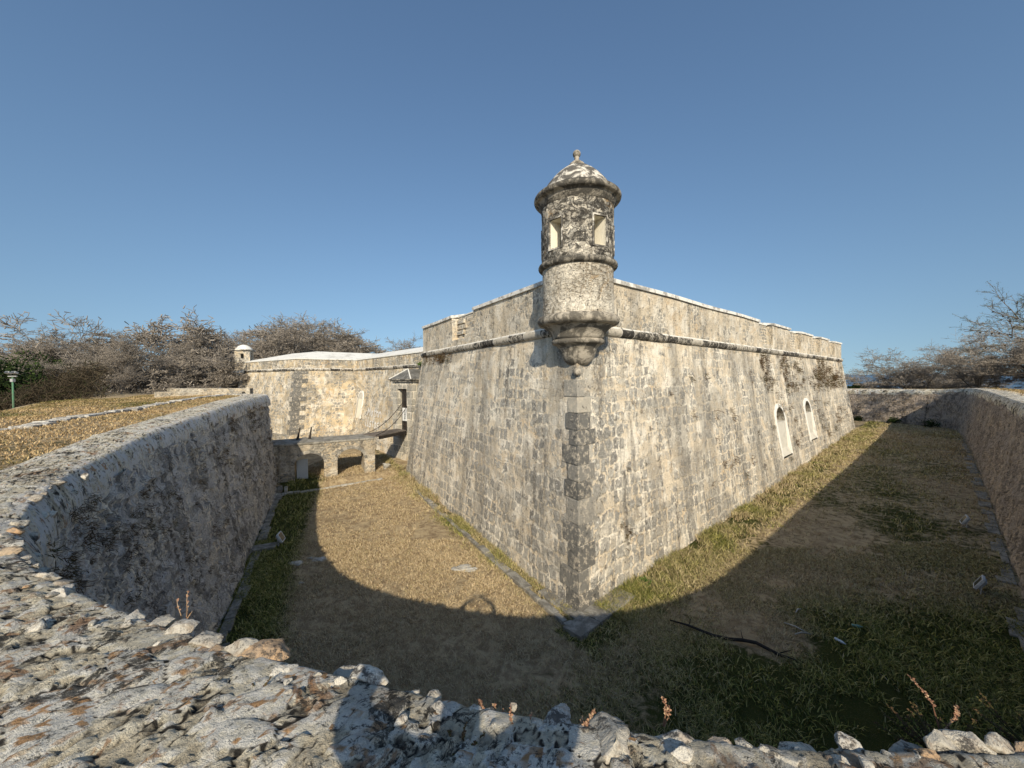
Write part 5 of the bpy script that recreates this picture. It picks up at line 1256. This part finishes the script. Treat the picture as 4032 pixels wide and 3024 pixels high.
def at_px(px, d, py=None): return ((px - 1106) / 831 * d, d, None if py is None else HC + (818 - .0096 * (px - 1106) - py) / 831 * d)
GA = 'bare trees in the thicket beyond the bank'; GB = 'bare trees behind the fort'; GCc = 'bare trees beyond the right moat wall'
thick = 'bare grey brown tree in the dense thicket beyond the grass bank'
q = 0
for (px, d, py, lab) in ((170, 44, 690, 'bare tree with the tall crown rising highest over the far left of the thicket'), (230, 36, 712, thick), (60, 40, 742, thick), (-60, 42, 738, thick), (120, 33, 770, 'bare leaning tree at the edge of the bank near the lamp post'), (300, 40, 735, thick), (20, 52, 735, thick),
        (440, 52, 684, 'bare tree with an open spreading crown left of the small far turret'), (380, 44, 706, thick), (500, 60, 700, thick), (330, 56, 730, thick), (260, 31, 790, 'low bare tree leaning over the bank between lamp post and parapet wall'), (900, 38, 770, thick), (-120, 50, 730, thick), (190, 58, 712, thick), (90, 62, 730, thick), (540, 66, 715, thick), (470, 44, 752, thick), (-30, 33, 775, thick)):
    x, y, zt_ = at_px(px, d, py); place_tree(q % 5, x, y, zt_, q * 1.9, lab, GA, 1.05 if d > 40 else .95); q += 1
for (px, d, py, lab) in ((640, 66, 664, 'broad bare tree right behind the small far turret, tallest of the group'), (575, 74, 690, 'bare tree behind the far bastion, just right of its small turret'), (705, 74, 682, 'bare tree behind the white parapet top, right of the broad tallest one'), (760, 82, 706, 'bare tree behind the white parapet top, left of the sky gap'), (860, 88, 712, 'rounded bare tree alone between the sky gap and the bastion'), (905, 92, 722, 'bare tree half hidden behind the left end of the main bastion'), (620, 88, 690, 'bare tree far behind the far bastion'), (680, 94, 690, 'bare tree far behind the white parapet top')):
    x, y, zt_ = at_px(px, d, py); place_tree(q % 5, x, y, zt_, q * 2.3, lab, GB, 1.15); q += 1
for (px, d, py, lab) in ((2110, 50, 706, 'bare tree with the widest crown beyond the right moat wall'), (2020, 56, 742, 'bare tree beyond the right moat wall, left of the widest crown'), (1968, 60, 784, 'low bare tree nearest the sea beyond the right moat wall'), (2200, 46, 690, 'bare tree at the right picture edge beyond the moat wall'), (2300, 46, 700, 'bare tree cut by the right picture edge'), (2070, 66, 730, 'bare tree standing behind the widest crown')):
    x, y, zt_ = at_px(px, d, py); place_tree((q + 1) % 5, x, y, zt_, q * 2.7, lab, GCc, 1.15); q += 1
for (x, y, zt_, lab) in ((54.5, 34, 13., 'bare tree just outside the right moat wall, beyond the right picture edge'), (55.5, 38.5, 12.5, 'bare tree just outside the corner of the right moat wall')):
    place_tree(q % 5, x, y, zt_, q * 1.3, lab, GCc, 1.1); q += 1
for e, *_ in protos: del e['used']

# near tree on the right whose leafy boughs reach into the picture
nt_ = tag(empty('leafing_tree', (44.5, 29.4, gz1(44.5, 29.4))), 'tree reaching in from the right edge, thin boughs with sparse pale leaflets and dark pods', 'tree'); nz = gz1(44.5, 29.4); nt_.scale = (1.2,) * 3
r_ = random.Random(5); segs = []; lv = []; pod = []
def bough(p, d, L, rad, lev):
    n = 5; dd = d.copy(); pts = [p]
    for i in range(n):
        dd = (dd + Vector((r_.gauss(0, 1), r_.gauss(0, 1), r_.gauss(0, .7))) * .11).normalized(); qn_ = pts[-1] + dd * L / n; segs.append((pts[-1], qn_, rad * (1 - .14 * i), rad * (1 - .14 * (i + 1)), lev)); pts.append(qn_)
        if lev == 1 and i < 4 and r_.random() < .7: pod.append(qn_ + Vector((r_.gauss(0, .06), r_.gauss(0, .06), -.08)))
        if lev < 3 and i > 0:
            for _ in range(1 if lev else 2):
                nd = (dd + Vector((r_.gauss(0, 1), r_.gauss(0, 1), r_.gauss(0.15, .5))) * (.65 if lev else .5)).normalized(); bough(qn_, nd, L * r_.uniform(.32, .55), rad * .5, lev + 1)
    if lev >= 2: lv.extend(pts[2:])
for k in range(4): segs.append((Vector((.12 * math.sin(k), 0, k * .8 - .3)), Vector((.12 * math.sin(k + 1), 0, k * .8 + .5)), .17 - .015 * k, .17 - .015 * (k + 1), 0))
for d, L, z in (((-1, .16, .20), 5.2, 2.9), ((-1, .1, .42), 4.9, 3.1), ((-.9, .3, .62), 3.6, 3.3), ((.3, .8, .7), 3.2, 2.8), ((.9, -.2, .6), 3.2, 2.8), ((.5, -.8, .6), 3.0, 2.9), ((.6, .3, 1), 3.2, 2.9)): bough(Vector((.0, 0, z)), Vector(d).normalized(), L, .06, 0)
p0 = np.array([tuple(s_[0]) for s_ in segs]); p1 = np.array([tuple(s_[1]) for s_ in segs]); Vt, Ft_ = prisms(p0, p1, np.maximum([s_[2] for s_ in segs], .009), np.maximum([s_[3] for s_ in segs], .007), 5)
mesh_np('trunk', Vt, Ft_, M['bark'], nt_, None, True)
rr = np.random.default_rng(4); c = np.array([tuple(t) for t in lv]); c = np.repeat(c, 4, 0) + rr.normal(0, .06, (len(c) * 4, 3)); a = rr.normal(size=c.shape) * [1, 1, .35]; a /= np.linalg.norm(a, axis=1)[:, None]; b = np.cross(a, [0, 0, 1.]) + rr.normal(0, .1, c.shape); s_ = rr.uniform(.03, .06, len(c))[:, None]
V = np.stack([c - a * s_, c - b * s_ * .3, c + a * s_, c + b * s_ * .3], 1).reshape(-1, 3); mesh_np('crown', V, np.arange(len(c) * 4).reshape(-1, 4), M['palegreen'], nt_, None, False, {'rnd': np.repeat(rr.random(len(c)), 4)})
v, f = rock(2, (.055, .05, .075), 300); pk = Rocks(); pk.add(v, f, .5)
p0_ = pk.build('pod', M['darkwood']); p0_.parent = nt_; p0_.location = pod[0]
for i, p in enumerate(pod[1:70]):
    c = p0_.copy(); COL.objects.link(c); c.parent = nt_; c.location = p; c.rotation_euler = (r_.random() * 3, r_.random() * 3, r_.random() * 3)
# low scrub closing the gaps under the trees
def scrub(name, px0, px1, d0, d1, hmax, n, mat, label, seed, size=.45, sd3=.5, leaf=False):
    r_ = np.random.default_rng(seed); px = r_.uniform(px0, px1, n); d = r_.uniform(d0, d1, n); x = (px - 1106) / 831 * d; y = d; z, D = ground_z(x, y); k = D < -3.5; px, d, x, y, z = px[k], d[k], x[k], y[k], z[k]; n = len(x)
    hm = hmax * (.55 + .8 * np.clip(fbm(np.stack([x * .22, y * .22, x * 0], -1), 3, seed) + .5, 0, 1)); zz = z + hm * r_.random(n) ** .8
    c = np.stack([x, y, zz], 1); dd = r_.normal(size=(n, 3)) + [0, 0, .4]; dd /= np.linalg.norm(dd, axis=1)[:, None]; L = size * r_.uniform(.4, 1.2, n)[:, None]
    if leaf:
        b = np.cross(dd, r_.normal(size=(n, 3))); b /= np.linalg.norm(b, axis=1)[:, None]; V = np.stack([c - dd * L, c - b * L * .5, c + dd * L, c + b * L * .5], 1).reshape(-1, 3); o = mesh_np(name, V, np.arange(n * 4).reshape(-1, 4), mat, None, None, False, {'rnd': np.repeat(r_.random(n), 4)})
    else:
        V, F = prisms(c - dd * L, c + dd * L, np.full(n, .022), np.full(n, .012), 3); o = mesh_np(name, V, F, mat, None, None, False, {'rnd': np.repeat(r_.random(n), 6)})
    return tag(o, label, 'undergrowth', kind='stuff')
scrub('undergrowth', -260, 620, 27, 66, 2.3, 80000, M['undergrowth'], 'tangled brown undergrowth beneath the bare trees on the left', 5, .5)
scrub('undergrowth', 480, 960, 70, 100, 5, 40000, M['undergrowth'], 'brown undergrowth beneath the trees behind the fort', 6, .7)
for (px, d, r0, ztop, lab, sd_) in ((10, 30, 2.6, 0, 'dark evergreen bush beneath the bare trees, behind the lamp post', 1), (-90, 32, 3.0, 0, 'dark evergreen bush at the left picture edge', 2), (75, 36, 2.6, 0, 'dark evergreen bush right of the lamp post', 3), (300, 40, 2.2, 0, 'dark evergreen bush low in the middle of the thicket', 4), (1852, 64, 1.3, 0, 'green bush showing over the far moat wall before the sea', 5)):
    x, y, _ = at_px(px, d); z = gz1(x, y); zz_ = (2.6 if px > 1000 else z)
    leafball('dark_bush', (x, y, zz_), r0, 9000, .13, M['darkleaf'], lab, 'bush', 60 + sd_, 'evergreen bushes', .95)

# ------------------------------------------------------------------ the photographer, whose shadow falls on the wall and the grass
M['skin'] = NT('skin').done((.46, .28, .19), .6); M['shirt'] = stained('shirt_cloth', (.12, .17, .26), (.10, .14, .22), .5, 6, relief=.004); M['trousers'] = stained('trouser_cloth', (.16, .14, .11), (.12, .10, .08), .5, 6, relief=.004); M['lips'] = NT('lips').done((.34, .14, .11), .6); M['hair'] = NT('hair').done((.03, .022, .016), .8); M['phone'] = NT('phone_case').done((.02, .02, .022), .35, spec=.5)
px_, py_ = -.08, -.22; pz = gz1(px_, py_ - .1)
per = tag(empty('person', (px_, py_, pz)), 'photographer in a blue shirt behind the wall, both arms raised to hold a phone', 'person')
def skin(name, pts, edges, rad, mat, root=0, sub=2):
    me = bpy.data.meshes.new(name); me.from_pydata(pts, edges, []); o = link(bpy.data.objects.new(name, me), per); md = o.modifiers.new('skin', 'SKIN'); md.use_smooth_shade = True
    if not me.skin_vertices: me.attributes.new('tmp', 'FLOAT', 'POINT')
    if me.skin_vertices:
        for v, r0 in zip(me.skin_vertices[0].data, rad): v.radius = (r0, r0) if not hasattr(r0, '__len__') else r0
        me.skin_vertices[0].data[root].use_root = True
    s2 = o.modifiers.new('smooth', 'SUBSURF'); s2.levels = s2.render_levels = sub; me.materials.append(mat); return o
top_z = 6.05 - pz; sh = top_z - .17; hz = 6.39 - pz; hy = -py_ - .05
pts = [(0, 0, sh - .52), (0, 0, sh - .3), (0, .01, sh - .08), (0, .01, sh + .03), (0, .05, sh + .05), (0, .09, sh + .10), (0, .10, sh + .17)]
pts += [(-.20, .02, sh + .02), (-.46, .06, sh + .12), (-.12, hy - .06, hz - .03), (.20, .02, sh + .02), (.46, .06, sh + .12), (.12, hy - .06, hz - .03), (-.40, .12, sh + .30), (.40, .12, sh + .30)]
pts += [(-.10, 0, sh - .6), (-.11, .03, sh - .98), (-.12, -.02, .08), (-.13, .1, .03), (.10, 0, sh - .6), (.11, .03, sh - .98), (.12, -.02, .08), (.13, .1, .03)]
ed = [(0, 1), (1, 2), (2, 3), (3, 4), (4, 5), (5, 6), (2, 7), (7, 8), (8, 13), (13, 9), (2, 10), (10, 11), (11, 14), (14, 12), (0, 15), (15, 16), (16, 17), (17, 18), (0, 19), (19, 20), (20, 21), (21, 22)]
rad = [(.20, .15), (.19, .14), (.26, .15), .11, .06, (.085, .10), (.075, .085), .09, .07, .045, .09, .07, .045, .058, .058, .095, .062, .045, .04, .095, .062, .045, .04]
shrink = [tuple(q * .78 for q in r0) if hasattr(r0, '__len__') else r0 * .85 for r0 in rad]
pts[4:7] = [(0, .055, sh + .03), (0, .085, sh + .085), (0, .085, sh + .14)]; shrink[4:7] = [.055, (.068, .082), (.074, .088)]
pts += [(0, .178, sh + .075), (-.082, .075, sh + .085), (.082, .075, sh + .085), (0, .155, sh + .035)]; ed += [(5, 23), (5, 24), (5, 25), (5, 26)]; shrink += [.011, .014, .014, .02]
skin('body', pts, ed, shrink, M['skin'])
si = [0, 1, 2, 3, 7, 8, 9, 10, 11, 12, 13, 14]; mp = {a: b for b, a in enumerate(si)}
spts = [pts[a] for a in si]; spts[mp[9]] = tuple(Vector(pts[13]).lerp(Vector(pts[9]), .8)); spts[mp[12]] = tuple(Vector(pts[14]).lerp(Vector(pts[12]), .8))
spts.append((0, 0, sh - .66)); si.append(0)
skin('shirt', spts, [(0, len(spts) - 1)] + [(mp[a], mp[b]) for a, b in ed if a in mp and b in mp], [tuple(q * 1.04 for q in rad[a]) if hasattr(rad[a], '__len__') else rad[a] * 1.04 for a in si], M['shirt'])
for sx in (-1, 1):
    v, f = ICO[2]; o = mesh_np('eye', v * .011 + np.array([sx * .03, .163, sh + .098]), f, M['hair'], per, None, True)
m_ = MB(); m_.tube([(-.025, .168, sh + .04), (0, .176, sh + .042), (.025, .168, sh + .04)], .005, 6); m_.build('mouth', M['lips'], per, True)
# trousers, head, hands and the phone
skin('trousers', [(0, 0, sh - .40), (0, 0, sh - .56), (-.095, .005, sh - .72), (-.11, .03, sh - 1.0), (-.12, -.02, .1), (.095, .005, sh - .72), (.11, .03, sh - 1.0), (.12, -.02, .1)], [(0, 1), (1, 2), (2, 3), (3, 4), (1, 5), (5, 6), (6, 7)], [(.205, .16), (.19, .15), .105, .078, .062, .10, .078, .062], M['trousers'])
skin('hair', [(0, .05, sh + .12), (0, .06, sh + .16), (0, .1, sh + .175)], [(0, 1), (1, 2)], [(.08, .075), (.08, .085), (.06, .06)], M['hair'])
for sx in (-1, 1):
    m_ = MB(); m_.box((sx * .125, .05, .045), (.095, .27, .09)); m_.build('shoe', M['hair'], per, True, .03)
for sx in (-1, 1):
    bx0 = sx * .115; wrist = (bx0 + sx * .01, hy - .065, hz - .04)
    hp = [wrist, (bx0 - sx * .012, hy - .05, hz - .005)]; he = [(0, 1)]; hr = [.027, .030]
    for i, (dz, ln) in enumerate(((.038, .075), (.018, .083), (-.002, .078), (-.022, .062))):
        b0 = len(hp); hp += [(bx0 - sx * .02, hy - .035, hz + dz), (bx0 - sx * .028, hy - .0, hz + dz), (bx0 - sx * (.03 + ln * .35), hy + .012, hz + dz)]; he += [(1, b0), (b0, b0 + 1), (b0 + 1, b0 + 2)]; hr += [.0095, .0088, .0078]
    b0 = len(hp); hp += [(bx0 - sx * .03, hy - .06, hz - .02), (bx0 - sx * .06, hy - .045, hz - .012)]; he += [(1, b0), (b0, b0 + 1)]; hr += [.0115, .0095]
    skin('hand', hp, he, hr, M['skin'], 1)
ph = tag(empty('phone', (0, -.045, HC - .02)), 'dark phone held up in both hands of the photographer', 'phone')
m_ = MB(); m_.box((0, 0, 0), (.148, .008, .072)); m_.build('phone_body', M['phone'], ph, False, .004)
m_ = MB(); m_.box((.052, .0055, .018), (.032, .003, .032)); m_.build('camera_bump', M['phone'], ph, False, .001)
